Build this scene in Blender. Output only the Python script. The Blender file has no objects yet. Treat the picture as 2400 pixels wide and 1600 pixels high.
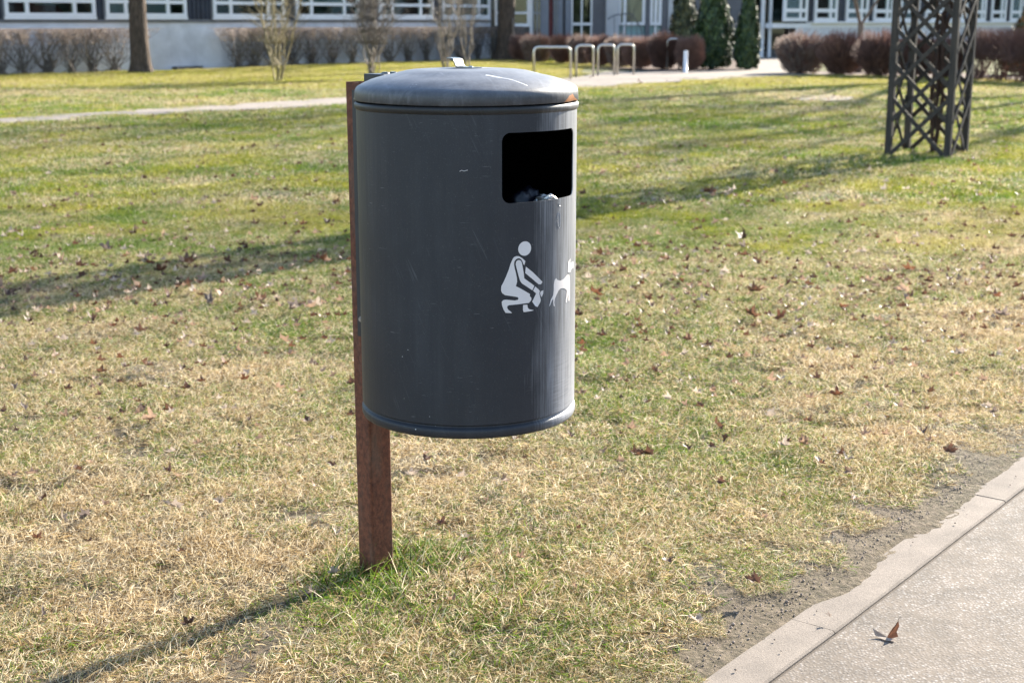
import bpy, bmesh, math, random
import numpy as np
from mathutils import Vector, Matrix, noise
from mathutils.geometry import tessellate_polygon

random.seed(7); rng = np.random.default_rng(7)
S = bpy.context.scene
C = S.collection
R = math.radians

# ---------------------------------------------------------------- camera
PITCH = math.atan(750 / 3333.0); HC = 1.2; FPX = 3333.0
cam = bpy.data.cameras.new('camera'); camo = bpy.data.objects.new('camera', cam); C.objects.link(camo)
camo.location = (0, 0, HC); camo.rotation_euler = (math.pi / 2 - PITCH, 0, 0)
cam.sensor_width = 36; cam.lens = 50; cam.clip_start = 0.05; cam.clip_end = 600
cam.dof.use_dof = True; cam.dof.focus_distance = 2.66; cam.dof.aperture_fstop = 8.0
S.camera = camo
# ---------------------------------------------------------------- sky and sun
SUN_AZ = 40.3    # degrees to the right of the view direction (+Y)
SUN_EL = 26.8
w = bpy.data.worlds.new('World'); S.world = w; w.use_nodes = True
nt = w.node_tree; nt.nodes.clear()
sky = nt.nodes.new('ShaderNodeTexSky'); sky.sky_type = 'NISHITA'; sky.sun_disc = False
sky.sun_elevation = R(SUN_EL); sky.sun_rotation = R(SUN_AZ); sky.altitude = 100; sky.dust_density = 0.6
bg = nt.nodes.new('ShaderNodeBackground'); bg.inputs['Strength'].default_value = 0.105
out = nt.nodes.new('ShaderNodeOutputWorld')
nt.links.new(sky.outputs[0], bg.inputs[0]); nt.links.new(bg.outputs[0], out.inputs[0])
sl = bpy.data.lights.new('sun', 'SUN'); sl.energy = 5.0; sl.angle = R(0.53); sl.color = (1.0, 0.92, 0.78)
so = bpy.data.objects.new('sun', sl); C.objects.link(so)
sd = Vector((math.sin(R(SUN_AZ)) * math.cos(R(SUN_EL)), math.cos(R(SUN_AZ)) * math.cos(R(SUN_EL)), math.sin(R(SUN_EL))))
so.rotation_euler = sd.to_track_quat('Z', 'Y').to_euler(); so.location = (8, 8, 12)
S.view_settings.view_transform = 'Standard'; S.view_settings.look = 'None'
S.view_settings.exposure = 1.80; S.view_settings.gamma = 1.0; S.view_settings.use_curve_mapping = False
S.cycles.max_bounces = 6; S.cycles.diffuse_bounces = 3; S.cycles.glossy_bounces = 3
S.cycles.transparent_max_bounces = 12; S.cycles.sample_clamp_indirect = 6.0

# ---------------------------------------------------------------- helpers
cp, sp = math.cos(PITCH), math.sin(PITCH)
def ray(x, y):
    u = (x - 1200) / FPX; v = (y - 800) / FPX
    return Vector((u, cp - v * sp, -(sp + v * cp)))
def gp(x, y, z=0.0):
    """ground point seen at photograph pixel x, y"""
    r = ray(x, y); t = (z - HC) / r.z
    return Vector((0, 0, HC)) + t * r
def hz(y, Y):
    """height of something at distance Y that shows at pixel row y"""
    r = ray(1200, y); return HC + r.z / r.y * Y

def tag(o, label=None, cat=None, group=None, kind=None):
    if label: o['label'] = label
    if cat: o['category'] = cat
    if group: o['group'] = group
    if kind: o['kind'] = kind
    return o
def link(name, me, m=None, parent=None, smooth=False):
    o = bpy.data.objects.new(name, me); C.objects.link(o)
    if m is not None and len(me.materials) == 0: me.materials.append(m)
    if smooth:
        me.polygons.foreach_set('use_smooth', np.ones(len(me.polygons), bool))
    if parent is not None: o.parent = parent
    return o
def obj(name, bm, m=None, parent=None, smooth=False):
    me = bpy.data.meshes.new(name); bm.normal_update(); bm.to_mesh(me); bm.free()
    return link(name, me, m, parent, smooth)
def npmesh(name, V, F, m=None, parent=None, smooth=False, attrs=None):
    """V n x 3, F array n x 3 or n x 4"""
    V = np.asarray(V, np.float32); F = np.asarray(F, np.int32); k = F.shape[1]
    me = bpy.data.meshes.new(name)
    me.vertices.add(len(V)); me.vertices.foreach_set('co', V.ravel())
    me.loops.add(F.size); me.loops.foreach_set('vertex_index', F.ravel())
    me.polygons.add(len(F)); me.polygons.foreach_set('loop_start', np.arange(0, F.size, k, dtype=np.int32))
    me.update(calc_edges=True)
    for an, arr in (attrs or {}).items():
        a = me.attributes.new(an, 'FLOAT', 'POINT'); a.data.foreach_set('value', np.asarray(arr, np.float32))
    return link(name, me, m, parent, smooth)
def empty(name, loc=(0, 0, 0), rz=0.0):
    o = bpy.data.objects.new(name, None); C.objects.link(o); o.location = loc; o.rotation_euler = (0, 0, rz)
    o.empty_display_size = 0.2
    return o
def copy_tree(o, parent=None):
    c = o.copy(); C.objects.link(c); c.parent = parent
    for ch in list(o.children): copy_tree(ch, c)
    return c
def box(bm, x0, x1, y0, y1, z0, z1, bev=0.0):
    v = [bm.verts.new(p) for p in ((x0,y0,z0),(x1,y0,z0),(x1,y1,z0),(x0,y1,z0),(x0,y0,z1),(x1,y0,z1),(x1,y1,z1),(x0,y1,z1))]
    fs = [bm.faces.new([v[i] for i in f]) for f in ((0,3,2,1),(4,5,6,7),(0,1,5,4),(1,2,6,5),(2,3,7,6),(3,0,4,7))]
    if bev > 0:
        es = list({e for f in fs for e in f.edges})
        bmesh.ops.bevel(bm, geom=es, offset=bev, segments=1, affect='EDGES', profile=0.5)
def boxobj(name, dims, m, parent=None, bev=0.0):
    bm = bmesh.new(); box(bm, *dims, bev=bev); return obj(name, bm, m, parent)
def lathe(bm, prof, n=96, cap=False):
    rows = []
    for r, z in prof:
        if r < 1e-6: rows.append([bm.verts.new((0, 0, z))])
        else: rows.append([bm.verts.new((r * math.cos(2*math.pi*i/n), r * math.sin(2*math.pi*i/n), z)) for i in range(n)])
    for a, b in zip(rows[:-1], rows[1:]):
        for i in range(n):
            j = (i + 1) % n
            if len(a) == 1: bm.faces.new((a[0], b[i], b[j]))
            elif len(b) == 1: bm.faces.new((a[i], a[j], b[0]))
            else: bm.faces.new((a[i], a[j], b[j], b[i]))
def tube(bm, pts, rad, n=8, cap=True):
    pts = [Vector(p) for p in pts]
    if not hasattr(rad, '__len__'): rad = [rad] * len(pts)
    rings = []; up = None
    for i, p in enumerate(pts):
        d = (pts[min(i + 1, len(pts) - 1)] - pts[max(i - 1, 0)]).normalized()
        if up is None:
            up = Vector((0, 0, 1)) if abs(d.z) < 0.9 else Vector((1, 0, 0))
        a = d.cross(up).normalized(); up = a.cross(d).normalized()
        rings.append([bm.verts.new(p + rad[i] * (math.cos(2*math.pi*k/n) * a + math.sin(2*math.pi*k/n) * up)) for k in range(n)])
    for r0, r1 in zip(rings[:-1], rings[1:]):
        for k in range(n): bm.faces.new((r0[k], r0[(k+1) % n], r1[(k+1) % n], r1[k]))
    if cap: bm.faces.new(rings[0][::-1]); bm.faces.new(rings[-1])
class Sticks:
    """many thin three-sided tapered sticks gathered into one mesh"""
    def __init__(s): s.V = []; s.F = []; s.n = 0
    def add(s, p, q, r0, r1):
        p = Vector(p); q = Vector(q); d = (q - p)
        if d.length < 1e-5: return
        d.normalize(); a = d.orthogonal().normalized(); b = d.cross(a)
        for c, r in ((p, r0), (q, r1)):
            for k in range(3):
                t = 2 * math.pi * k / 3
                v = c + r * (math.cos(t) * a + math.sin(t) * b); s.V.append(v[:])
        n = s.n
        for k in range(3):
            j = (k + 1) % 3
            s.F.append((n + k, n + j, n + 3 + j, n + 3 + k))
        s.n += 6
    def build(s, name, m, parent=None): return npmesh(name, s.V, s.F, m, parent, True)

# ---------------------------------------------------------------- materials
def lin(h):
    c = [int(h[i:i+2], 16) / 255 for i in (0, 2, 4)]
    return tuple((x / 12.92 if x <= .04045 else ((x + .055) / 1.055) ** 2.4) for x in c) + (1,)
class NT:
    def __init__(s, name):
        s.m = bpy.data.materials.new(name); s.m.use_nodes = True; s.t = s.m.node_tree
        s.b = s.t.nodes['Principled BSDF']; s.out = s.t.nodes['Material Output']
    def n(s, typ, **kw):
        nd = s.t.nodes.new(typ)
        for k, v in kw.items():
            if k.startswith('i_'): nd.inputs[k[2:].replace('_', ' ')].default_value = v
            else: setattr(nd, k, v)
        return nd
    def l(s, a, b): s.t.links.new(a, b)
    def coord(s, kind='Object'): return s.n('ShaderNodeTexCoord').outputs[kind]
    def pos(s): return s.n('ShaderNodeNewGeometry').outputs['Position']
    def mapping(s, vec, scale=(1, 1, 1), loc=(0, 0, 0), rot=(0, 0, 0)):
        m = s.n('ShaderNodeMapping'); s.l(vec, m.inputs[0]); m.inputs['Scale'].default_value = scale
        m.inputs['Location'].default_value = loc; m.inputs['Rotation'].default_value = rot; return m.outputs[0]
    def noise(s, vec, scale, detail=4, rough=.55, dist=0.0):
        m = s.n('ShaderNodeTexNoise'); s.l(vec, m.inputs['Vector']); m.inputs['Scale'].default_value = scale
        m.inputs['Detail'].default_value = detail; m.inputs['Roughness'].default_value = rough
        m.inputs['Distortion'].default_value = dist; return m.outputs['Fac']
    def vor(s, vec, scale, feature='F1', outp='Distance'):
        m = s.n('ShaderNodeTexVoronoi'); m.feature = feature; s.l(vec, m.inputs['Vector']); m.inputs['Scale'].default_value = scale
        return m.outputs[outp]
    def ramp(s, fac, stops):
        r = s.n('ShaderNodeValToRGB'); s.l(fac, r.inputs[0]); el = r.color_ramp.elements
        while len(el) < len(stops): el.new(0.5)
        for e, (p, c) in zip(el, stops):
            e.position = p; e.color = c if hasattr(c, '__len__') else (c, c, c, 1)
        return r.outputs[0]
    def mix(s, fac, a, b, blend='MIX'):
        m = s.n('ShaderNodeMix'); m.data_type = 'RGBA'; m.blend_type = blend
        for i, v in ((0, fac), (6, a), (7, b)):
            if hasattr(v, 'links') or hasattr(v, 'is_linked'): s.l(v, m.inputs[i])
            else: m.inputs[i].default_value = v
        return m.outputs[2]
    def math(s, op, a, b=None, c=None, clamp=False):
        m = s.n('ShaderNodeMath'); m.operation = op; m.use_clamp = clamp
        for i, v in enumerate((a, b, c)):
            if v is None: continue
            if hasattr(v, 'is_linked'): s.l(v, m.inputs[i])
            else: m.inputs[i].default_value = v
        return m.outputs[0]
    def bump(s, h, strength=.3, dist=.01):
        b = s.n('ShaderNodeBump'); s.l(h, b.inputs['Height']); b.inputs['Strength'].default_value = strength
        b.inputs['Distance'].default_value = dist; s.l(b.outputs[0], s.b.inputs['Normal']); return b
    def set(s, **kw):
        for k, v in kw.items():
            k = k.replace('_', ' ')
            if hasattr(v, 'is_linked'): s.l(v, s.b.inputs[k])
            else: s.b.inputs[k].default_value = v
        return s
def simple(name, col, rough=.6, var=.25, scale=6, metallic=0, bumps=0.0, bscale=60):
    t = NT(name); co = t.coord(); nz = t.noise(co, scale, 5)
    a = tuple(c * (1 - var) for c in col[:3]) + (1,); b = tuple(min(1, c * (1 + var)) for c in col[:3]) + (1,)
    t.set(Base_Color=t.ramp(nz, [(.3, a), (.7, b)]), Roughness=rough, Metallic=metallic)
    if bumps: t.bump(t.noise(co, bscale, 4), bumps, .005)
    return t.m

def mat_paint(name, lid=False):
    """dark blue grey bin paint: dusty, scuffed and scratched"""
    t = NT(name); co = t.coord()
    sep = t.n('ShaderNodeSeparateXYZ'); t.l(co, sep.inputs[0]); X, Y, Z = sep.outputs
    th = t.math('ARCTAN2', X, t.math('MULTIPLY', Y, -1))       # 0 at the front of the bin
    cyl = t.n('ShaderNodeCombineXYZ'); t.l(t.math('MULTIPLY', th, .21), cyl.inputs[0]); t.l(Z, cyl.inputs[2])
    cy = cyl.outputs[0]
    base = t.ramp(t.noise(co, 5, 6, .6), [(.3, (.0185, .0212, .0280, 1)), (.7, (.0245, .0278, .0358, 1))])
    if lid:
        st1 = t.noise(t.mapping(t.mapping(co, rot=(0, 0, R(38))), (7, 150, 20)), 1, 6, .7, .4)
        st2 = t.noise(t.mapping(t.mapping(co, rot=(0, 0, R(-62))), (10, 110, 20)), 1, 6, .7, .3)
        patch = t.noise(co, 16, 6, .65)
        k = t.math('MULTIPLY', t.ramp(patch, [(.42, 0), (.62, 1)]), t.math('MAXIMUM', t.ramp(st1, [(.48, 0), (.68, 1)]), t.ramp(st2, [(.5, 0), (.7, 1)])))
        base = t.mix(t.math('MULTIPLY', k, .22), base, (.42, .43, .47, 1))
        base = t.mix(t.math('MULTIPLY', t.ramp(t.noise(co, 26, 8, .8), [(.3, .25), (.75, 1)]), t.ramp(t.math('MULTIPLY', t.math('SUBTRACT', Z, 1.0), 8), [(.52, .03), (.66, .62)])), base, (.27, .28, .31, 1))
        # two deep white scratches near the handle
        for ax, ay, bx_, by_, wd in ((-.062, -.122, -.034, -.194, .0010), (-.066, -.118, -.052, -.146, .0022)):
            dx, dy = bx_ - ax, by_ - ay; L = math.hypot(dx, dy); dx /= L; dy /= L
            u = t.math('ADD', t.math('MULTIPLY', t.math('SUBTRACT', X, ax), dx), t.math('MULTIPLY', t.math('SUBTRACT', Y, ay), dy))
            v = t.math('ADD', t.math('MULTIPLY', t.math('SUBTRACT', X, ax), -dy), t.math('MULTIPLY', t.math('SUBTRACT', Y, ay), dx))
            v = t.math('ADD', v, t.math('MULTIPLY', t.math('SUBTRACT', t.noise(co, 45, 3), .5), .008))
            msk = t.math('MULTIPLY', t.math('LESS_THAN', t.math('ABSOLUTE', v), wd), t.math('MULTIPLY', t.math('GREATER_THAN', u, 0), t.math('LESS_THAN', u, L)))
            base = t.mix(msk, base, (.75, .75, .76, 1))
        # rust where the paint is gone from the dented rim
        d1 = t.math('ABSOLUTE', t.math('SUBTRACT', th, R(23)))
        rz = t.math('MULTIPLY', t.math('SUBTRACT', Z, 1.0515), 60)
        rn = t.math('ADD', t.math('ADD', t.math('MULTIPLY', d1, 4.5), rz), t.math('MULTIPLY', t.math('SUBTRACT', t.noise(co, 70, 4), .5), 1.1))
        base = t.mix(t.math('LESS_THAN', rn, .95), base, t.ramp(t.noise(co, 300, 3), [(.3, (.22, .07, .02, 1)), (.7, (.45, .20, .08, 1))]))
        rough = t.ramp(st1, [(.3, .42), (.7, .55)])
    else:
        # long vertical rain streaks and wiped arcs, over sunlight painted on the right side
        st = t.noise(t.mapping(cy, (240, 1, 5)), 1, 5, .65)
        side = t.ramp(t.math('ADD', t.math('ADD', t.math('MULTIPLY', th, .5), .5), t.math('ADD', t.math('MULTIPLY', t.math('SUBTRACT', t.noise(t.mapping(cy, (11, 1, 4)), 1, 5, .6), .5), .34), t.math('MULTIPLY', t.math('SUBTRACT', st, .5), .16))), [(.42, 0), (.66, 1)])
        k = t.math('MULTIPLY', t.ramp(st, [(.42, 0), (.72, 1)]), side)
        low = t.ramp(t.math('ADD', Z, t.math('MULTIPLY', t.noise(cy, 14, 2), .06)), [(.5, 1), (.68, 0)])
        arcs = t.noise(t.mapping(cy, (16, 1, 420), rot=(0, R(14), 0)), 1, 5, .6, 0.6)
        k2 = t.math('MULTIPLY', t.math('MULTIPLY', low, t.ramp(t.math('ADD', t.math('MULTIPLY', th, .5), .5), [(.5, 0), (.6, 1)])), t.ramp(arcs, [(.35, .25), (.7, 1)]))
        base = t.mix(t.math('MULTIPLY', side, .5), base, (.27, .28, .30, 1))  # paler colour paints the sunlight onto the body's right side
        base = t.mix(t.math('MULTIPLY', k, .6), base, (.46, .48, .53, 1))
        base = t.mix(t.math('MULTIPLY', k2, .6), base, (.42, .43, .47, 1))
        # grime just under the top bead and greenish dust at the sides
        gz = t.ramp(t.math('ADD', Z, t.math('MULTIPLY', t.noise(cy, 60, 4), .02)), [(.0, 0), (1.0, 0), (1.0, 0)])
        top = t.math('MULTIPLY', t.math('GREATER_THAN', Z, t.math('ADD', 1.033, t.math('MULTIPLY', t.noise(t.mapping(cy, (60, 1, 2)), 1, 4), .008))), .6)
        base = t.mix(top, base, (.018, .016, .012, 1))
        left = t.ramp(t.math('MULTIPLY', th, -1), [(0, 0), (1, 0)])
        wide = t.math('MULTIPLY', t.ramp(t.noise(t.mapping(cy, (34, 1, 3)), 1, 6, .65, .5), [(.46, 0), (.75, 1)]), t.ramp(t.noise(co, 5, 3), [(.42, 0), (.62, 1)]))
        base = t.mix(t.math('MULTIPLY', wide, .09), base, (.14, .15, .17, 1))
        smear = t.math('MULTIPLY', t.ramp(t.noise(t.mapping(t.mapping(cy, rot=(0, R(24), 0)), (150, 1, 7)), 1, 4, .6, .8), [(.60, 0), (.72, 1)]), t.ramp(t.noise(co, 9, 3), [(.52, 0), (.64, 1)]))
        base = t.mix(t.math('MULTIPLY', smear, .13), base, (.30, .31, .34, 1))
        rough = t.ramp(st, [(.3, .42), (.7, .55)])
    # small chips and fine hair scratches
    chips = t.math('LESS_THAN', t.vor(co, 60), t.math('MULTIPLY', t.ramp(t.noise(co, 7, 2), [(.55, 0), (.75, 1)]), .07))
    base = t.mix(chips, base, (.5, .5, .5, 1))
    hs = t.noise(t.mapping(cy if not lid else co, (40, 40, 900), rot=(0, R(63), R(20))), 1, 2, .5)
    hm = t.math('MULTIPLY', t.ramp(hs, [(.70, 0), (.74, 1)]), t.ramp(t.noise(co, 11, 2), [(.5, 0), (.62, 1)]))
    base = t.mix(t.math('MULTIPLY', hm, .35), base, (.4, .4, .42, 1))
    dust = t.noise(co, 420, 3, .7)
    base = t.mix(t.math('MULTIPLY', t.ramp(dust, [(.6, 0), (.75, 1)]), .16), base, (.3, .3, .3, 1))
    t.set(Base_Color=base, Roughness=rough); t.b.inputs['Specular IOR Level'].default_value = .65
    if not lid: t.l(t.math('ADD', .34, t.math('MULTIPLY', side, .25)), t.b.inputs['Specular IOR Level'])  # extra gloss to go with the painted sunlight
    t.bump(t.math('ADD', t.noise(co, 260, 3), t.math('MULTIPLY', t.noise(co, 14, 2), 1.5)), .10, .002)
    return t.m
def mat_rust(name):
    t = NT(name); co = t.coord()
    a = t.ramp(t.noise(t.mapping(co, (1, 1, .75)), 90, 8, .75), [(.32, (.050, .015, .008, 1)), (.5, (.125, .040, .020, 1)), (.72, (.25, .088, .042, 1))])
    g = t.ramp(t.noise(t.mapping(co, (1, 1, .25)), 26, 6, .6), [(.48, 0), (.66, 1)])
    col = t.mix(t.math('MULTIPLY', g, .35), a, (.13, .105, .080, 1))
    spk = t.ramp(t.noise(co, 620, 2), [(.66, 0), (.72, 1)])
    col = t.mix(t.math('MULTIPLY', spk, .6), col, (.40, .22, .13, 1))
    t.set(Base_Color=col, Roughness=.78); t.bump(t.noise(co, 330, 5, .7), .55, .003)
    return t.m
M = {}
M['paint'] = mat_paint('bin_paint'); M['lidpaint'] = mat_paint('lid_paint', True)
M['rust'] = mat_rust('rusty_steel')
M['bracket'] = simple('bracket_paint', (.016, .021, .029, 1), .45, .2, 20, bumps=.1)
M['handle'] = simple('handle_paint', (.09, .11, .12, 1), .3, .35, 90, bumps=.25, bscale=500)
M['film'] = simple('white_film', (.66, .63, .63, 1), .38, .05, 30)
M['zinc'] = simple('zinc_bolt', (.35, .35, .36, 1), .35, .3, 200, metallic=.8)
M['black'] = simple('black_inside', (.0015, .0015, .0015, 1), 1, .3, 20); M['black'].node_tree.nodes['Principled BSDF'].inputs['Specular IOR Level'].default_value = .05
M['bag'] = simple('navy_plastic_bag', (.0015, .002, .006, 1), .4, .5, 40, bumps=.2)
M['foil'] = simple('silver_foil', (.55, .53, .50, 1), .4, .15, 60, metallic=.9, bumps=.3, bscale=200)

def mat_soil():
    t = NT('lawn_soil'); P = t.pos()
    sep = t.n('ShaderNodeSeparateXYZ'); t.l(P, sep.inputs[0])
    soil = t.ramp(t.noise(P, 60, 8, .7), [(.3, (.045, .030, .022, 1)), (.5, (.15, .105, .080, 1)), (.72, (.36, .27, .215, 1))])
    straw = t.ramp(t.noise(P, 90, 6, .7), [(.3, (.09, .075, .03, 1)), (.6, (.25, .21, .10, 1)), (.8, (.42, .35, .19, 1))])
    green = t.ramp(t.noise(P, 70, 6, .7), [(.3, (.03, .05, .01, 1)), (.6, (.10, .125, .02, 1)), (.8, (.19, .19, .04, 1))])
    far = t.ramp(t.math('MULTIPLY', sep.outputs[1], 1 / 40.0), [(.1, .3), (.2, .75), (.35, 1)])
    gmix = t.ramp(t.noise(P, .9, 4, .6), [(.35, 0), (.6, 1)])
    veg = t.mix(gmix, straw, green)
    t.set(Base_Color=t.mix(far, soil, veg), Roughness=.95)
    t.bump(t.math('ADD', t.noise(P, 90, 8, .75), t.math('MULTIPLY', t.noise(P, 24, 3), 2)), .9, .02)
    return t.m
M['soil'] = mat_soil()
def mat_blade(name, greenbias=0.0):
    t = NT(name); P = t.pos()
    at = t.n('ShaderNodeAttribute'); at.attribute_name = 'rnd'; r = at.outputs['Fac']
    at2 = t.n('ShaderNodeAttribute'); at2.attribute_name = 'rnd2'; r2 = at2.outputs['Fac']
    sep = t.n('ShaderNodeSeparateXYZ'); t.l(P, sep.inputs[0]); Yc = sep.outputs[1]; Xc = sep.outputs[0]
    # share of living grass: patchy, low in the trodden foreground, high further out
    near = t.ramp(t.math('MULTIPLY', Yc, 1 / 40.0), [(.055, .25), (.075, .28), (.10, .25), (.13, .44), (.18, .60), (.26, .60), (.45, .62), (.72, .45)])
    patch = t.math('ADD', t.math('MULTIPLY', t.math('SUBTRACT', t.noise(P, 1.5, 6, .72), .5), 2.2), t.math('MULTIPLY', t.math('SUBTRACT', t.noise(P, .33, 2, .5), .5), 1.6))
    right = t.math('MULTIPLY', t.ramp(t.math('SUBTRACT', t.math('MULTIPLY', Xc, 1.0), t.math('MULTIPLY', Yc, .22)), [(0, 0), (1, .25)]), t.math('LESS_THAN', Yc, 9))
    share = t.math('ADD', t.math('SUBTRACT', t.math('ADD', near, t.math('MULTIPLY', patch, .95)), right), greenbias)
    isg = t.math('LESS_THAN', r, share)
    # moss: yellow green patches from the middle of the lawn on
    mz = t.ramp(t.math('MULTIPLY', Yc, 1 / 40.0), [(.06, .20), (.16, .32), (.21, .52), (.45, .50), (.62, .45), (.70, .65), (.8, .7)])
    moss = t.ramp(t.math('ADD', t.math('SUBTRACT', mz, .5), t.noise(t.mapping(P, (1, 1, 1), (5, 2, 0)), 1.0, 6, .7)), [(.47, 0), (.60, 1)])
    straw = t.ramp(r2, [(0, (.05, .028, .012, 1)), (.16, (.16, .095, .038, 1)), (.34, (.42, .29, .135, 1)), (.66, (.70, .55, .32, 1)), (1, (.95, .84, .64, 1))])
    grn = t.ramp(r2, [(0, (.022, .060, .006, 1)), (.5, (.095, .19, .014, 1)), (1, (.28, .36, .045, 1))])
    mos = t.ramp(r2, [(0, (.08, .09, .005, 1)), (.5, (.36, .34, .012, 1)), (1, (.66, .58, .04, 1))])
    strawm = t.mix(t.math('MULTIPLY', moss, .45), straw, mos)
    g2 = t.mix(moss, grn, t.mix(.65, grn, mos))
    col = t.mix(isg, strawm, g2)
    t.set(Base_Color=col, Roughness=.55)
    t.b.inputs['Specular IOR Level'].default_value = .35
    tr = t.n('ShaderNodeBsdfTranslucent'); t.l(col, tr.inputs[0])
    mx = t.n('ShaderNodeMixShader'); mx.inputs[0].default_value = .42
    t.l(t.b.outputs[0], mx.inputs[1]); t.l(tr.outputs[0], mx.inputs[2]); t.l(mx.outputs[0], t.out.inputs[0])
    return t.m
M['blade'] = mat_blade('grass_blades'); M['tuft'] = mat_blade('tuft_blades', .42)
def mat_aggregate(name, big=1.0, dark=1.0):
    t = NT(name); P = t.pos()
    v = t.vor(P, 105 * big); vc = t.vor(P, 105 * big, outp='Color')
    sp_ = t.n('ShaderNodeSeparateColor'); t.l(vc, sp_.inputs[0])
    stone = t.ramp(sp_.outputs[0], [(0, (.12 * dark, .10 * dark, .088 * dark, 1)), (.45, (.29 * dark, .25 * dark, .22 * dark, 1)), (.8, (.42 * dark, .375 * dark, .345 * dark, 1)), (1, (.62 * dark, .57 * dark, .54 * dark, 1))])
    cement = (.20 * dark, .155 * dark, .118 * dark, 1)
    wear = t.ramp(t.noise(P, 1.9, 5, .65), [(.38, .35), (.62, 1)])
    dirt = t.ramp(t.noise(P, 9, 7, .75), [(.35, .62), (.62, 1.12)])
    edge = t.ramp(v, [(.30, 1), (.62, 0)])
    col = t.mix(t.math('MULTIPLY', wear, edge), cement, stone)
    col = t.mix(1.0, col, dirt, 'MULTIPLY')
    t.set(Base_Color=col, Roughness=.85)
    t.bump(t.math('ADD', t.ramp(v, [(.1, 1), (.6, 0)]), t.math('MULTIPLY', t.noise(P, 300, 4), .6)), .35, .002)
    return t.m
M['aggregate'] = mat_aggregate('path_aggregate', 1.45, .66)
def mat_conc(name, col, sc=8, b=.4):
    t = NT(name); P = t.pos()
    c = t.ramp(t.noise(P, sc, 8, .65), [(.3, tuple(x * .72 for x in col) + (1,)), (.7, tuple(min(1, x * 1.2) for x in col) + (1,))])
    sk = t.ramp(t.noise(P, 330, 3), [(.35, .8), (.65, 1.15)])
    t.set(Base_Color=t.mix(1.0, c, sk, 'MULTIPLY'), Roughness=.9); t.bump(t.noise(P, 240, 5, .7), b, .004); return t.m
M['kerb'] = mat_conc('kerb_concrete', (.215, .178, .148))
M['footpath'] = mat_conc('footpath_gravel', (.255, .215, .18), 2.5)
M['joint'] = mat_conc('joint_dirt', (.10, .08, .065), 30, .6); M['bedsoil'] = mat_conc('mulch', (.07, .038, .028), 6, .9)

# ================================================================ GROUND
KJ = [gp(x, y) for x, y in ((1090, 2300), (1320, 2040), (1560, 1800), (1814, 1600), (1952, 1497), (2151, 1344), (2273, 1249), (2334, 1203), (2400, 1152), (2540, 1050), (2800, 880), (3300, 640))]
def poly_dist(x, y, pts):
    """signed distance of arrays x, y to a polyline, plus = left (lawn) side"""
    best = np.full(np.shape(x), 1e9); sg = np.zeros(np.shape(x))
    for a, b in zip(pts[:-1], pts[1:]):
        dx, dy = b[0] - a[0], b[1] - a[1]; L2 = dx * dx + dy * dy
        t = np.clip(((x - a[0]) * dx + (y - a[1]) * dy) / L2, 0, 1)
        ex, ey = x - a[0] - t * dx, y - a[1] - t * dy; d = np.hypot(ex, ey)
        m = d < best; best = np.where(m, d, best); sg = np.where(m, np.sign(dx * ey - dy * ex), sg)
    return best * sg
FP_UP = [gp(x, y) for x, y in ((-600, 312), (0, 282), (400, 256), (816, 231), (1357, 183), (1490, 176), (1735, 167), (1830, 160))]
FP_LO = [gp(x, y) for x, y in ((-600, 328), (0, 295), (400, 270), (816, 249), (1357, 209), (1490, 200), (1735, 185), (1945, 176))]
def on_path(x, y):
    px = 1200 + FPX * x / (y * cp + HC * sp)
    vv = (HC * cp - y * sp) / (y * cp + HC * sp); py = 800 + FPX * vv
    up = np.interp(px, [-600, 0, 400, 816, 1357, 1490, 1735, 1830, 1945], [312, 282, 256, 231, 183, 176, 167, 160, 150])
    lo = np.interp(px, [-600, 0, 400, 816, 1357, 1490, 1735, 1945], [328, 295, 270, 249, 209, 200, 185, 176])
    return (py > up) & (py < lo)
_hp = [(rng.uniform(0, 6.28), rng.uniform(.5, 3.6), rng.uniform(0, 6.28)) for _ in range(18)]
_hq = [(rng.uniform(0, 6.28), rng.uniform(7, 22), rng.uniform(0, 6.28)) for _ in range(7)]
def hf(x, y):
    h = 0
    for a, k, ph in _hp: h = h + np.sin(k * (x * math.cos(a) + y * math.sin(a)) + ph) / (1 + k)
    h = h * .006
    for a, k, ph in _hq: h = h + .0034 * np.sin(k * (x * math.cos(a) + y * math.sin(a)) + ph + 1.3 * np.sin(.37 * k * (x * math.sin(a) - y * math.cos(a)) + 2 * ph))
    d = poly_dist(x, y, KJ); h = h * np.clip(d / .6, 0, 1)
    pm = np.exp(-(((x + .28) ** 2 + (y - 2.92) ** 2) / .05)); h = h * (1 - pm); m = -.006 * pm      # trodden hollow round the post foot
    n = .5 * np.sin(x * 83 + 4 * np.sin(y * 37)) * np.sin(y * 71) + .35 * np.sin(x * 151 - y * 133) + np.sin(x * 7.1 + 3 * np.sin(y * 4.3)) * .5 + np.sin(x * 19 - y * 23 + 2 * np.sin(y * 11)) * .3 + np.sin(x * 47 + y * 31) * .2
    cov = 1 / (1 + np.exp(-np.clip((d - .086 - .024 * n) / .010, -30, 30)))
    drift = cov * (.0145 + .003 * n) * np.clip((y - 2.35) / .5, 0, 1) * np.clip((1.3 - d) / 1.0, 0, 1)   # soil washed over the kerb stones
    return h + m + drift
xs = np.concatenate([-np.geomspace(3.1, 220, 26)[::-1], np.linspace(-3, 3, 401), np.geomspace(3.1, 220, 26)])
ys = np.concatenate([np.linspace(-40, 1.9, 12), np.concatenate([np.linspace(1.95, 5, 230), np.linspace(5.03, 9, 90)]), np.geomspace(9.1, 320, 60)])
GX, GY = np.meshgrid(xs, ys); GZ = hf(GX, GY)
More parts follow.
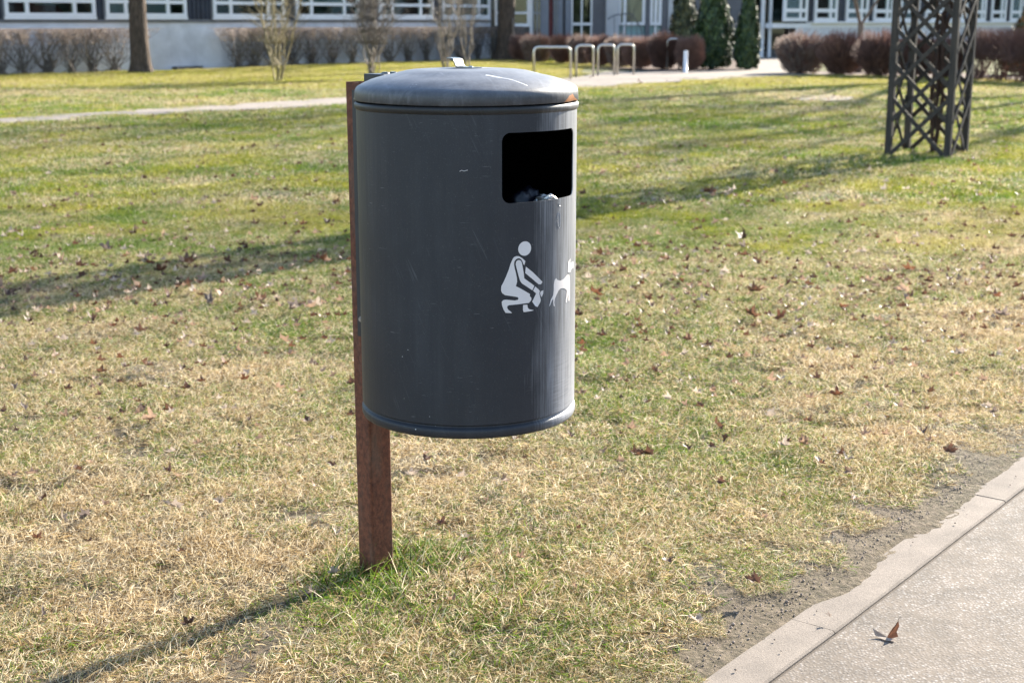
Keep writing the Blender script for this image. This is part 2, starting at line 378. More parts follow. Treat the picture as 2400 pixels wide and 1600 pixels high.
# gentle bank beyond the tower is left flat; fade the relief out with distance
GZ = GZ * np.clip(1.4 - GY / 40, 0, 1)
nx, ny = len(xs), len(ys)
V = np.stack([GX.ravel(), GY.ravel(), GZ.ravel()], 1)
ii, jj = np.meshgrid(np.arange(nx - 1), np.arange(ny - 1)); q = (jj * nx + ii).ravel()
tag(npmesh('lawn', V, np.stack([q, q + 1, q + nx + 1, q + nx], 1), M['soil'], None, True), kind='structure')

def strip(name, A, B, z, m, kind='structure', thick=.0):
    bm = bmesh.new(); a = [bm.verts.new((p[0], p[1], z)) for p in A]; b = [bm.verts.new((p[0], p[1], z)) for p in B]
    n = min(len(a), len(b))
    for i in range(n - 1): bm.faces.new((b[i], b[i + 1], a[i + 1], a[i]))
    if len(a) > n: 
        for i in range(n - 1, len(a) - 1): bm.faces.new((b[-1], a[i + 1], a[i]))
    return tag(obj(name, bm, m), kind=kind)
def resample(P, n):
    P = [Vector((p[0], p[1], 0)) for p in P]; s = [0]
    for a, b in zip(P[:-1], P[1:]): s.append(s[-1] + (b - a).length)
    q = np.linspace(0, s[-1], n)
    return [Vector((np.interp(t, s, [p.x for p in P]), np.interp(t, s, [p.y for p in P]), 0)) for t in q]
strip('footpath', FP_UP, FP_LO, .022, M['footpath'])
# paved forecourt in front of the entrance
bm = bmesh.new()
pv = [(1357, 183), (1405, 172), (1500, 166), (1620, 166), (1735, 163), (1750, 152), (1770, 141), (1790, 132), (1960, 132), (1930, 150), (1925, 178), (1780, 166), (1735, 167), (1490, 176)]
pts = [gp(*p) for p in ((1357, 183), (1420, 170), (1620, 169), (1735, 164), (1768, 148), (1775, 128), (1870, 128), (1860, 150), (1860, 176), (1830, 160), (1735, 167), (1490, 176))]
bm.faces.new([bm.verts.new((p.x, p.y, .018)) for p in pts]); bmesh.ops.triangulate(bm, faces=bm.faces[:])
tag(obj('forecourt_paving', bm, M['footpath']), kind='structure')
# near path and its kerb
KW = .105
def offset(P, d):
    out = []
    for i, p in enumerate(P):
        t = (P[min(i + 1, len(P) - 1)] - P[max(i - 1, 0)]); n = Vector((-t.y, t.x, 0)).normalized(); out.append(Vector((p.x, p.y, 0)) + n * d)
    return out
KR = resample(KJ, 120)
near = strip('path', offset(KR, -.004), [p + Vector((6, -3.5, 0)) for p in KR], .006, M['aggregate'])
strip('path_bed', offset(KR, .12), offset(KR, -.03), .0005, M['joint'])
# kerb stones, one piece each
Ls = 0.0; seg = [0.0]
for a, b in zip(KR[:-1], KR[1:]): seg.append(seg[-1] + (b - a).length)
jx = gp(1952, 1497); s0 = min(range(len(KR)), key=lambda i: (KR[i] - Vector((jx.x, jx.y, 0))).length); s0 = seg[s0]
def at_s(s):
    return Vector((np.interp(s, seg, [p.x for p in KR]), np.interp(s, seg, [p.y for p in KR]), 0))
kerb = empty('kerb'); tag(kerb, kind='structure')
k = -1
while s0 + k * 1.0 < seg[-1] - 1.0 and k < 9:
    a, b = s0 + k + .0015, s0 + k + .9985
    if a > 0.1:
        P = [at_s(a + (b - a) * i / 10) for i in range(11)]; Q = offset(P, KW); P = offset(P, .006)
        bm = bmesh.new(); z1 = .0085 + random.uniform(-.001, .0015)
        rows = []
        for p, qv in zip(P, Q):
            d = (qv - p).normalized() * .004
            rows.append([bm.verts.new((p.x, p.y, -.06)), bm.verts.new((p.x, p.y, z1 - .004)), bm.verts.new((p.x + d.x, p.y + d.y, z1)), bm.verts.new((qv.x - d.x, qv.y - d.y, z1)), bm.verts.new((qv.x, qv.y, z1 - .004)), bm.verts.new((qv.x, qv.y, -.06))])
        for r0, r1 in zip(rows[:-1], rows[1:]):
            for i in range(5): bm.faces.new((r0[i], r1[i], r1[i + 1], r0[i + 1]))
        bm.faces.new(rows[0]); bm.faces.new(rows[-1][::-1])
        bmesh.ops.recalc_face_normals(bm, faces=bm.faces[:])
        obj('kerb_stone', bm, M['kerb'], kerb)
    k += 1
# bare worn patch of soil in the lawn on the right
bm = bmesh.new(); c = [gp(x, y, .012) for x, y in ((1835, 232), (1880, 225), (1945, 224), (2005, 229), (1990, 236), (1945, 239), (1915, 235), (1885, 238))]
bm.faces.new([bm.verts.new((p.x, p.y, .024)) for p in c]); bmesh.ops.triangulate(bm, faces=bm.faces[:])
tag(obj('bare_soil', bm, M['footpath']), kind='structure')
bed = mat_conc('bed_soil', (.085, .045, .03), 3, .9)
for nm, pp in (('planting_bed', ((1300, 153), (1420, 162), (1560, 170), (1620, 171), (1760, 167), (1800, 158), (1790, 150), (1700, 138), (1480, 130), (1300, 133))),
               ('planting_bed', ((1815, 177), (2050, 184), (2300, 194), (2700, 215), (2700, 200), (2400, 180), (2100, 168), (1830, 170)))):
    bm = bmesh.new(); bm.faces.new([bm.verts.new((p.x, p.y, .016)) for p in (gp(*a) for a in pp)])
    bmesh.ops.triangulate(bm, faces=bm.faces[:]); bmesh.ops.recalc_face_normals(bm, faces=bm.faces[:])
    tag(obj(nm, bm, bed), kind='structure')

# ================================================================ THE BIN
BX, BY, BR = -.0875, 2.78, .213
bn = empty('litter_bin', (BX, BY, 0), R(46))
tag(bn, 'dark grey cylindrical dog waste bin with domed lid hung on a rusty steel post', 'waste bin')
def cyl_pt(s, z, r): a = s / BR; return (r * math.sin(a), -r * math.cos(a), z)
def make_body():
    """cylinder wall with a rounded opening; s = arc length from the front"""
    zb, zt = .461, 1.0365
    s0_, s1_ = R(19 - 46) * BR, R(73.2 - 46) * BR; z0, z1 = .876, 1.0035; rr = .016
    o0, o1, p0, p1 = s0_ - .02, s1_ + .02, z0 - .02, z1 + .018
    verts = []; faces = []; nrm = []
    def addv(s, z, r, flip=1):
        a = s / BR; verts.append((r * math.sin(a), -r * math.cos(a), z)); nrm.append((flip * math.sin(a), -flip * math.cos(a), 0)); return len(verts) - 1
    def grid(sa, sb, za, zbb, ns, nz, r, flip):
        g = [[addv(sa + (sb - sa) * i / ns, za + (zbb - za) * j / nz, r, flip) for i in range(ns + 1)] for j in range(nz + 1)]
        for j in range(nz):
            for i in range(ns):
                f = (g[j][i], g[j][i + 1], g[j + 1][i + 1], g[j + 1][i]); faces.append(f if flip > 0 else f[::-1])
    circ = math.pi * BR
    for r, flip in ((BR, 1), (BR - .0018, -1)):
        grid(o1, o0 + 2 * circ, zb, zt, 110, 6, r, flip)
        grid(o0, o1, zb, p0, 34, 4, r, flip); grid(o0, o1, p1, zt, 34, 1, r, flip)
    # ring patch round the opening
    inner = []
    def arc(cx, cz, a0, a1, n=8): return [(cx + rr * math.cos(R(a0 + (a1 - a0) * i / n)), cz + rr * math.sin(R(a0 + (a1 - a0) * i / n))) for i in range(n + 1)]
    def seg_(a, b, n): return [(a[0] + (b[0] - a[0]) * i / n, a[1] + (b[1] - a[1]) * i / n) for i in range(1, n)]
    A = arc(s1_ - rr, z0 + rr, -90, 0); B = arc(s1_ - rr, z1 - rr, 0, 90); Cc = arc(s0_ + rr, z1 - rr, 90, 180); D = arc(s0_ + rr, z0 + rr, 180, 270)
    inner = A + seg_(A[-1], B[0], 16) + B + seg_(B[-1], Cc[0], 26) + Cc + seg_(Cc[-1], D[0], 16) + D + seg_(D[-1], A[0], 26)
    cx, cz = (s0_ + s1_) / 2, (z0 + z1) / 2; outer = []
    for (s, z) in inner:   # push outwards onto the rectangle
        dx, dz = s - cx, z - cz; k = min((o1 - cx) / abs(dx) if abs(dx) > 1e-9 else 9e9, ((p1 - cz) if dz > 0 else (cz - p0)) / abs(dz) if abs(dz) > 1e-9 else 9e9)
        outer.append((cx + dx * k, cz + dz * k))
    # put a vertex exactly at each rectangle corner
    for cs, cz_ in ((o0, p0), (o0, p1), (o1, p0), (o1, p1)):
        i = min(range(len(outer)), key=lambda i: (outer[i][0] - cs) ** 2 + (outer[i][1] - cz_) ** 2); outer[i] = (cs, cz_)
    n = len(inner); loops = {}
    for r, flip in ((BR, 1), (BR - .0018, -1)):
        rings = []
        for t in (0, .5, 1): rings.append([addv(a[0] + (b[0] - a[0]) * t, a[1] + (b[1] - a[1]) * t, r, flip) for a, b in zip(inner, outer)])
        for r0, r1 in zip(rings[:-1], rings[1:]):
            for i in range(n):
                j = (i + 1) % n; f = (r0[i], r1[i], r1[j], r0[j]); faces.append(f if flip > 0 else f[::-1])
        loops[flip] = rings[0]
    # bright cut edge of the sheet round the opening
    e0 = []; e1 = []
    for i, (s, z) in enumerate(inner):
        e0.append(addv(s, z, BR)); e1.append(addv(s, z, BR - .0018)); nrm[e0[-1]] = nrm[e1[-1]] = None
    for i in range(n):
        j = (i + 1) % n; faces.append((e0[i], e0[j], e1[j], e1[i]))
    me = bpy.data.meshes.new('body'); me.from_pydata(verts, [], faces); me.update()
    me.polygons.foreach_set('use_smooth', np.ones(len(faces), bool))
    vn = [v.normal[:] for v in me.vertices]
    me.normals_split_custom_set_from_vertices([(a if a is not None else vn[i]) for i, a in enumerate(nrm)])
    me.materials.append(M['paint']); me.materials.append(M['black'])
    for pl in me.polygons:
        c_ = pl.center
        if math.hypot(c_.x, c_.y) < BR - .0013: pl.material_index = 1
    return link('body', me, None, bn)
make_body()
bm = bmesh.new()   # rolled bead under the lid
lathe(bm, [(BR - .0018, 1.0355), (BR - .0002, 1.0360), (BR + .0012, 1.0375), (BR + .0030, 1.0405), (BR + .0036, 1.0440), (BR + .0030, 1.0475), (BR + .0008, 1.0500), (BR - .004, 1.0512), (BR - .008, 1.0505)], 160)
obj('top_bead', bm, M['paint'], bn, True)
bm = bmesh.new()   # groove and base ring
lathe(bm, [(BR - .0003, .4612), (BR - .0016, .4602), (BR - .0042, .4588), (BR - .0046, .4565), (BR - .0040, .4545), (BR - .0005, .4530), (BR + .0012, .4505), (BR + .0018, .4460), (BR + .0014, .4400), (BR - .0006, .4350), (BR - .004, .4335), (BR - .012, .4335), (BR - .014, .440), (.1, .441), (0, .441)], 160)
obj('base_ring', bm, M['paint'], bn, True)
bm = bmesh.new(); lathe(bm, [(0, .47), (BR - .006, .47)], 60); obj('inner_floor', bm, M['black'], bn)
bm = bmesh.new(); lathe(bm, [(BR - .006, 1.046), (0, 1.046)], 60); obj('inner_top', bm, M['black'], bn)
bm = bmesh.new(); lathe(bm, [(BR - .012, .47), (BR - .012, .872), (BR - .0035, .8725)], 90)
obj('inner_liner', bm, M['black'], bn, True)
# lid
bm = bmesh.new()
prof = [(0, 1.1125), (.03, 1.1125), (.07, 1.1120), (.10, 1.1105), (.115, 1.1085), (.13, 1.1050), (.148, 1.1005), (.165, 1.0970), (.182, 1.0920), (.195, 1.0865), (.204, 1.0820), (.2090, 1.0792), (.2122, 1.0760), (.2142, 1.0720), (.2152, 1.0675), (.2158, 1.0535), (.2150, 1.0522), (.2130, 1.0525), (.2128, 1.066), (.20, 1.083)]
lathe(bm, prof, 192)
for v in bm.verts:      # dents in the rim on the sunny side and slight waviness
    a = math.degrees(math.atan2(v.co.x, -v.co.y)); r = math.hypot(v.co.x, v.co.y)
    if r > .19:
        d = -.0022 * math.exp(-((a - 44) / 2.2) ** 2) + .0016 * math.exp(-((a - 48.5) / 2) ** 2) - .0016 * math.exp(-((a - 53) / 2) ** 2) - .001 * math.exp(-((a - 24) / 5) ** 2)
        k = (r + d) / r; v.co.x *= k; v.co.y *= k
        if v.co.z < 1.06: v.co.z += .0012 * math.exp(-((a - 26) / 6) ** 2)
    v.co.z += .0006 * math.sin(3 * R(a) + 1) * (r / .2)
lid = obj('lid', bm, M['lidpaint'], bn, True)
bm = bmesh.new()   # bent strap handle
def fillet_path(P, rad, n=5):
    out = [P[0]]
    for a, b, c in zip(P[:-2], P[1:-1], P[2:]):
        a, b, c = Vector(a), Vector(b), Vector(c); u = (a - b).normalized(); v = (c - b).normalized()
        for i in range(n + 1):
            t = i / n; out.append(tuple((b + u * rad * (1 - t)) * (1 - t) + (b + v * rad * t) * t))
    out.append(P[-1]); return out
hp = fillet_path([(.043, 1.1305), (.0255, 1.1297), (.0165, 1.1134), (-.030, 1.1128)], .0045)
prev = None
for i, (y, z) in enumerate(hp):
    a = Vector(hp[max(i - 1, 0)]); b = Vector(hp[min(i + 1, len(hp) - 1)]); t = (b - a).normalized(); nn = Vector((-t.y, t.x)) * .0011
    row = [bm.verts.new((sx * .012, y + s * nn.x, z + s * nn.y)) for sx, s in ((-1, -1), (-1, 1), (1, 1), (1, -1))]
    if prev:
        for k_ in range(4): bm.faces.new((prev[k_], prev[(k_ + 1) % 4], row[(k_ + 1) % 4], row[k_]))
    else: bm.faces.new(row)
    prev = row
bm.faces.new(prev[::-1]); bmesh.ops.recalc_face_normals(bm, faces=bm.faces[:])
h_ = obj('handle', bm, M['handle'], lid)
bm = bmesh.new(); lathe(bm, [(0, 1.1166), (.003, 1.1164), (.0045, 1.1152), (.0045, 1.1140)], 12)
for v in bm.verts: v.co.y -= .012
obj('rivet', bm, M['zinc'], h_, True)
# post: hollow rusty tube with open top, local y = .299
px0, px1, py0, py1, pt, wt = -.0315, .0315, .276, .322, 1.078, .003
bm = bmesh.new(); rad = .004
def rrect(x0, x1, y0, y1, r, z, n=4):
    P = []
    for cx, cy, a0 in ((x1 - r, y0 + r, -90), (x1 - r, y1 - r, 0), (x0 + r, y1 - r, 90), (x0 + r, y0 + r, 180)):
        for i in range(n + 1): a = R(a0 + 90 * i / n); P.append((cx + r * math.cos(a), cy + r * math.sin(a), z))
    return P
def loft(bm, loops, close=False):
    L = [[bm.verts.new(p) for p in lp] for lp in loops]
    for a, b in zip(L[:-1], L[1:]):
        for i in range(len(a)): j = (i + 1) % len(a); bm.faces.new((a[i], a[j], b[j], b[i]))
    return L
loft(bm, [rrect(px0, px1, py0, py1, rad, z) for z in (-.3, 0, .3, .6, .9, pt)] + [rrect(px0 + wt, px1 - wt, py0 + wt, py1 - wt, .002, z) for z in (pt, .7)])
# weld seam running down the front face
box(bm, px0 + .006, px0 + .0085, py0 - .0012, py0 + .001, -.1, pt - .01)
bmesh.ops.recalc_face_normals(bm, faces=bm.faces[:])
post = obj('post', bm, M['rust'], bn); post['label'] = 'rusty brown steel post with an open top'
for p in post.data.polygons: p.use_smooth = False
for v in post.data.vertices: v.co.y += .005 * max(v.co.z, 0)
# bracket: U shaped sheet round the front of the post, flanges with slots
bm = bmesh.new(); zt_, zb_ = 1.072, .533; fo = .0022; fy = py0 + .027
def flange(sx):
    x = (px1 + fo + .0006) * sx; xi = (px1 + .0006) * sx
    sy0, sy1 = py0 + .010, py0 + .0155
    def quad(y0, y1, z0, z1):
        box(bm, min(x, xi), max(x, xi), y0, y1, z0, z1)
    quad(py0 - .004, sy0, zb_ + .006, zt_ - .004); quad(sy1, fy, zb_ + .012, zt_ - .010)
    quad(sy0, sy1, zb_ + .008, .552); quad(sy0, sy1, .588, 1.019); quad(sy0, sy1, 1.058, zt_ - .006)
flange(-1); flange(1)
box(bm, px0 - fo - .0006, px1 + fo + .0006, py0 - .0062, py0 - .004, zb_ + .006, zt_ - .004)
box(bm, -.022, .022, BR + .002, py0 - .0062, .60, .63); box(bm, -.022, .022, BR + .002, py0 - .0062, .94, .97)
box(bm, -.040, .040, BR - .001, BR + .010, .55, 1.03)
obj('bracket', bm, M['bracket'], bn)
def bolt(parent, c, axis='x', r=.0055, name='bolt'):
    bm = bmesh.new(); lathe(bm, [(0, .005), (r * .8, .005), (r, .0035), (r, 0), (r * 1.5, 0), (r * 1.5, -.0012)], 6)
    rot = {'x': Matrix.Rotation(R(-90), 4, 'Y'), 'z': Matrix.Identity(4)}[axis]
    bmesh.ops.transform(bm, matrix=Matrix.Translation(c) @ rot, verts=bm.verts[:]); return obj(name, bm, M['zinc'], parent)
bolt(bn, (px0 - fo - .0008, py0 + .013, .583))
bolt(bn, (px0 - fo - .0008, py0 + .013, 1.045), r=.003)
bm = bmesh.new(); box(bm, -.037, .037, .200, .262, 1.052, 1.096, .0015)
hb = obj('hinge_housing', bm, M['bracket'], bn)
for xx in (-.008, .014):
    bm = bmesh.new(); lathe(bm, [(0, 1.1000), (.006, 1.0995), (.009, 1.0975), (.0095, 1.0955)], 16)
    for v in bm.verts: v.co.x += xx; v.co.y += .228
    obj('rivet', bm, M['handle'], hb, True)
# pictograms: s, z in millimetres
PIC = dict(
body=[(-72.0,778.3),(-66.4,777.5),(-59.4,773.2),(-53.2,767.4),(-54.2,763.8),(-55.3,760.2),(-57.1,761.3),(-59.4,767.1),(-61.3,770.6),(-64.5,773.1),(-66.4,773.8),(-69.5,773.8),(-73.2,772.1),(-76.3,768.4),(-76.9,762.8),(-75.4,754.9),(-73.2,746.9),(-71.0,736.6),(-70.7,729.9),(-73.2,722.2),(-64.4,717.5),(-54.1,711.4),(-42.7,704.6),(-43.1,700.7),(-39.3,696.3),(-39.9,692.4),(-44.7,688.0),(-56.7,687.9),(-71.9,687.6),(-86.6,687.7),(-90.2,686.3),(-90.8,683.0),(-88.4,678.8),(-84.2,675.7),(-80.8,672.2),(-94.0,673.6),(-98.5,681.2),(-101.0,689.3),(-101.4,695.0),(-98.4,697.9),(-93.7,698.4),(-84.2,696.9),(-75.7,695.5),(-69.4,696.1),(-67.6,698.6),(-69.4,701.3),(-76.9,703.1),(-86.6,705.2),(-94.9,706.9),(-100.7,711.2),(-102.8,716.4),(-102.1,724.2),(-97.2,732.9),(-92.5,742.7),(-87.8,753.5),(-84.2,764.5),(-79.3,774.2),(-76.9,776.8)],
arm=[(-66.4,770.6),(-62.6,769.0),(-60.7,764.9),(-58.7,755.8),(-56.5,744.4),(-55.5,735.3),(-46.2,728.7),(-32.8,719.2),(-37.2,710.8),(-47.5,717.6),(-60.6,726.2),(-64.4,731.6),(-68.2,743.1),(-71.4,754.6),(-73.6,762.6),(-73.0,767.6),(-70.1,770.2)],
bag=[(-30.6,717.5),(-23.6,712.1),(-19.1,707.6),(-20.6,703.2),(-18.6,696.1),(-16.7,690.1),(-18.2,685.8),(-24.9,677.7),(-30.0,680.1),(-37.6,689.3),(-34.4,694.6),(-28.3,704.1),(-35.8,709.8)],
arm2=[(-52.2,757.1),(-36.7,745.3),(-12.6,724.1),(-16.2,720.0),(-22.5,720.8),(-28.8,725.5),(-53.5,745.2)],
head=[(-54.4+14*math.cos(k*math.pi/16),791+13.4*math.sin(k*math.pi/16)) for k in range(32)],
bag2=[(-10.2,707.9),(-10.6,701.9),(-14.2,695.3),(-16.8,698.1),(-18.8,703.0),(-16.8,706.7)],
foot=[(-58.0,685.2),(-48.7,685.1),(-47.6,679.0),(-44.0,675.7),(-33.3,672.5),(-43.3,671.7),(-56.4,671.7),(-58.3,675.6)],
dog=[(27.0,726.0),(30.7,722.0),(41.3,718.9),(55.4,720.6),(67.3,725.1),(73.2,725.6),(81.9,723.7),(85.1,710.5),(85.6,692.8),(86.0,678.6),(83.6,672.5),(77.6,673.0),(76.5,676.7),(78.2,687.0),(75.7,685.1),(72.7,679.8),(70.5,672.5),(64.2,672.2),(63.5,677.9),(66.7,684.3),(68.8,695.7),(62.3,699.7),(52.0,702.8),(42.7,703.4),(35.1,700.6),(28.0,693.0),(23.2,686.8),(21.4,680.1),(23.4,671.9),(19.2,674.1),(18.0,680.6),(18.1,687.0),(13.9,684.7),(8.6,676.3),(6.4,674.1),(6.9,677.7),(10.3,686.4),(17.5,694.6),(19.2,703.5),(19.1,715.1),(21.9,722.7)],
doghead=[(88.2,755.0),(85.9,747.2),(92.3,746.2),(104.7,746.2),(110.1,744.5),(110.4,736.8),(107.9,731.4),(98.2,734.1),(91.2,732.3),(86.4,727.9),(72.2,730.7),(73.7,741.5),(74.8,750.7),(82.2,753.0)])
def decal(name, keys, m, label):
    bm = bmesh.new()
    for key in keys:
        b2 = bmesh.new(); P = PIC[key]
        pv = [b2.verts.new((s / 1000, 0, z / 1000)) for s, z in P]
        for tri in tessellate_polygon([[Vector((s, z, 0)) for s, z in P]]):
            try: b2.faces.new([pv[i] for i in tri])
            except ValueError: pass
        x = -.11
        while x < .12:
            bmesh.ops.bisect_plane(b2, geom=b2.verts[:] + b2.edges[:] + b2.faces[:], plane_co=(x, 0, 0), plane_no=(1, 0, 0)); x += .005
        mp = {}
        for v in b2.verts: mp[v] = bm.verts.new(cyl_pt(v.co.x, v.co.z, BR + .0006))
        for fc in b2.faces: bm.faces.new([mp[v] for v in fc.verts])
        b2.free()
    for fc in bm.faces:
        fc.normal_update(); c = fc.calc_center_median()
        if fc.normal.dot(Vector((c.x, c.y, 0))) < 0: fc.normal_flip()
    o = obj(name, bm, m, bn, True); o['label'] = label
decal('person_pictogram', ('body', 'arm', 'bag', 'arm2', 'head', 'bag2', 'foot'), M['film'], 'white pictogram of a crouching person picking up with a bag')
decal('dog_pictogram', ('dog', 'doghead'), M['film'], 'white pictogram of a dog')
bm = bmesh.new()
for pl in ([(34, 851), (31, 843), (30.5, 838)], [(30, 835), (33, 826), (36.5, 820), (39.5, 822), (41, 829), (40.5, 840), (38.5, 850)], [(35, 868), (37, 862), (42, 861)], [(-178, 936), (-174, 938), (-170, 936.5), (-163, 938.5)]):
    tube(bm, [cyl_pt(a / 1000, b / 1000, BR + .0001) for a, b in pl], .00045, 4)
o = obj('scratch', bm, M['film'], bn); o['kind'] = 'stuff'
# rubbish lying inside behind the opening
def crumple(name, c, size, m, seed, parent=None, sub=3, amp=.35):
    bm = bmesh.new(); bmesh.ops.create_icosphere(bm, subdivisions=sub, radius=1)
    for v in bm.verts:
        n_ = noise.noise(v.co * 1.7 + Vector((seed, 0, 0))) + .6 * abs(noise.noise(v.co * 4.1 + Vector((0, seed, 0))))
        v.co *= 1 + amp * n_; v.co = Vector((v.co.x * size[0], v.co.y * size[1], v.co.z * size[2])) + Vector(c)
    return obj(name, bm, m, parent, sub > 3)
def local(x, y, z):
    a = R(46); return (BX + x * math.cos(a) - y * math.sin(a), BY + x * math.sin(a) + y * math.cos(a), z)
tag(crumple('rubbish_bag', (0, 0, 0), (.040, .035, .040), M['bag'], 3.3, sub=4), 'dark navy plastic bag lying inside the grey bin opening', 'rubbish bag').location = local(.022, -.135, .845)
tag(crumple('foil_wrapper', (0, 0, 0), (.017, .009, .010), M['foil'], 7.7, sub=3, amp=.9), 'crumpled silver wrapper resting on the lower edge of the bin opening', 'wrapper').location = local(.026, -.186, .870)
bm = bmesh.new(); lathe(bm, [(0, 0), (.165, 0), (.166, -.003)], 40)
for v in bm.verts: v.co.z += .002 * math.sin(v.co.x * 80) + .002 * math.sin(v.co.y * 63)

# ================================================================ GRASS
def blades(n, size, lmin, lmax, wmin, wmax, flat, curl=.6, seed=1, rmode='sq'):
    g = np.random.default_rng(seed)
    if rmode == 'sq': bx = g.uniform(-size, size, n); by = g.uniform(-size, size, n)
    else:
        rr = size * np.sqrt(g.uniform(0, 1, n)); aa = g.uniform(0, 6.283, n); bx = rr * np.cos(aa); by = rr * np.sin(aa)
    L = g.uniform(lmin, lmax, n); wd = g.uniform(wmin, wmax, n) / 2; az = g.uniform(0, 6.283, n)
    r = g.uniform(0, 1, n); r2 = g.uniform(0, 1, n)
    lean = np.where(g.uniform(0, 1, n) < flat, g.uniform(1.15, 1.55, n), g.uniform(.25, 1.1, n))   # from vertical
    turn = g.normal(0, curl, n); droop = g.uniform(.0, .9, n)
    K = 4; V = np.zeros((n, K * 2 - 1, 3)); px = bx.copy(); py = by.copy(); pz = g.uniform(-.002, .010, n)
    tw = g.uniform(0, 3.14, n)
    for k in range(K):
        f = k / (K - 1); ang = az + turn * f
        sx, sy = -np.sin(ang) * np.cos(tw * .5), np.cos(ang) * np.cos(tw * .5); sz = np.sin(tw * .5)
        ww = wd * (1 - f) ** .6
        if k < K - 1:
            V[:, 2 * k] = np.stack([px + sx * ww, py + sy * ww, pz + sz * ww], 1); V[:, 2 * k + 1] = np.stack([px - sx * ww, py - sy * ww, pz - sz * ww], 1)
        else: V[:, 2 * k] = np.stack([px, py, pz], 1)
        le = np.clip(lean + droop * f, 0, 1.9); st = L / (K - 1)
        px = px + np.cos(ang) * np.sin(le) * st; py = py + np.sin(ang) * np.sin(le) * st; pz = np.maximum(pz + np.cos(le) * st, .0015 + .004 * r)
    base = (np.arange(n) * 7)[:, None]
    T = np.array([[0, 1, 3], [0, 3, 2], [2, 3, 5], [2, 5, 4], [4, 5, 6]])
    F = (base[:, :, None] + T[None]).reshape(-1, 3)
    return V.reshape(-1, 3), F, np.repeat(r, 7), np.repeat(r2, 7)
def proto(name, m, **kw):
    V_, F_, r, r2 = blades(**kw)
    o = npmesh(name, V_, F_, m, None, True, {'rnd': r, 'rnd2': r2}); C.objects.unlink(o); return o
P_near = [proto('turf', M['blade'], n=2300, size=.135, lmin=.010, lmax=.038, wmin=.0009, wmax=.0021, flat=.66, seed=10 + i) for i in range(6)]
P_thin = [proto('turf_thin', M['blade'], n=700, size=.135, lmin=.010, lmax=.03, wmin=.0009, wmax=.0019, flat=.85, seed=30 + i) for i in range(4)]
P_far = [proto('turf_far', M['blade'], n=1700, size=.30, lmin=.018, lmax=.042, wmin=.0025, wmax=.0055, flat=.5, seed=50 + i) for i in range(4)]
def scatter(name, pts, rot, scl, idx, protos, label):
    me = bpy.data.meshes.new(name); me.vertices.add(len(pts)); me.vertices.foreach_set('co', np.asarray(pts, np.float32).ravel())
    for an, arr, ty in (('rot', rot, 'FLOAT'), ('scl', scl, 'FLOAT'), ('idx', idx, 'INT')):
        a = me.attributes.new(an, ty, 'POINT'); a.data.foreach_set('value', np.asarray(arr, np.float32 if ty == 'FLOAT' else np.int32))
    o = link(name, me)
    g = bpy.data.node_groups.new(name, 'GeometryNodeTree')
    g.interface.new_socket('Geometry', in_out='INPUT', socket_type='NodeSocketGeometry'); g.interface.new_socket('Geometry', in_out='OUTPUT', socket_type='NodeSocketGeometry')
    N = g.nodes; gi = N.new('NodeGroupInput'); go = N.new('NodeGroupOutput'); inst = N.new('GeometryNodeInstanceOnPoints')
    g2i = N.new('GeometryNodeGeometryToInstance')
    for p in protos[::-1]:
        oi = N.new('GeometryNodeObjectInfo'); oi.inputs[0].default_value = p; g.links.new(oi.outputs['Geometry'], g2i.inputs[0])
    def attr(nm, ty):
        a = N.new('GeometryNodeInputNamedAttribute'); a.data_type = ty; a.inputs[0].default_value = nm; return a.outputs[0]
    cx = N.new('ShaderNodeCombineXYZ'); g.links.new(attr('rot', 'FLOAT'), cx.inputs[2])
    e2r = N.new('FunctionNodeEulerToRotation'); g.links.new(cx.outputs[0], e2r.inputs[0])
    sc = N.new('ShaderNodeCombineXYZ')
    s_ = attr('scl', 'FLOAT')
    for i in range(3): g.links.new(s_, sc.inputs[i])
    g.links.new(gi.outputs[0], inst.inputs['Points']); g.links.new(g2i.outputs[0], inst.inputs['Instance'])
    inst.inputs['Pick Instance'].default_value = True
    g.links.new(attr('idx', 'INT'), inst.inputs['Instance Index']); g.links.new(e2r.outputs[0], inst.inputs['Rotation']); g.links.new(sc.outputs[0], inst.inputs['Scale'])
    g.links.new(inst.outputs[0], go.inputs[0])
    md = o.modifiers.new('scatter', 'NODES'); md.node_group = g
    return tag(o, label, 'grass', kind='stuff')
def field(y0, y1, step, jit, margin=.12, xmax=.40):
    pts = []
    yy = y0
    while yy < y1:
        xw = xmax * yy + margin
        n_ = int(2 * xw / step); x = np.linspace(-xw, xw, n_) + rng.uniform(-jit, jit, n_)
        pts.append(np.stack([x, np.full(n_, yy) + rng.uniform(-jit, jit, n_)], 1)); yy += step
    return np.concatenate(pts)
def noise2(x, y, sc, seed=0.0):
    return np.array([noise.noise(Vector((a * sc + seed, b * sc, seed * .7))) for a, b in zip(x, y)])
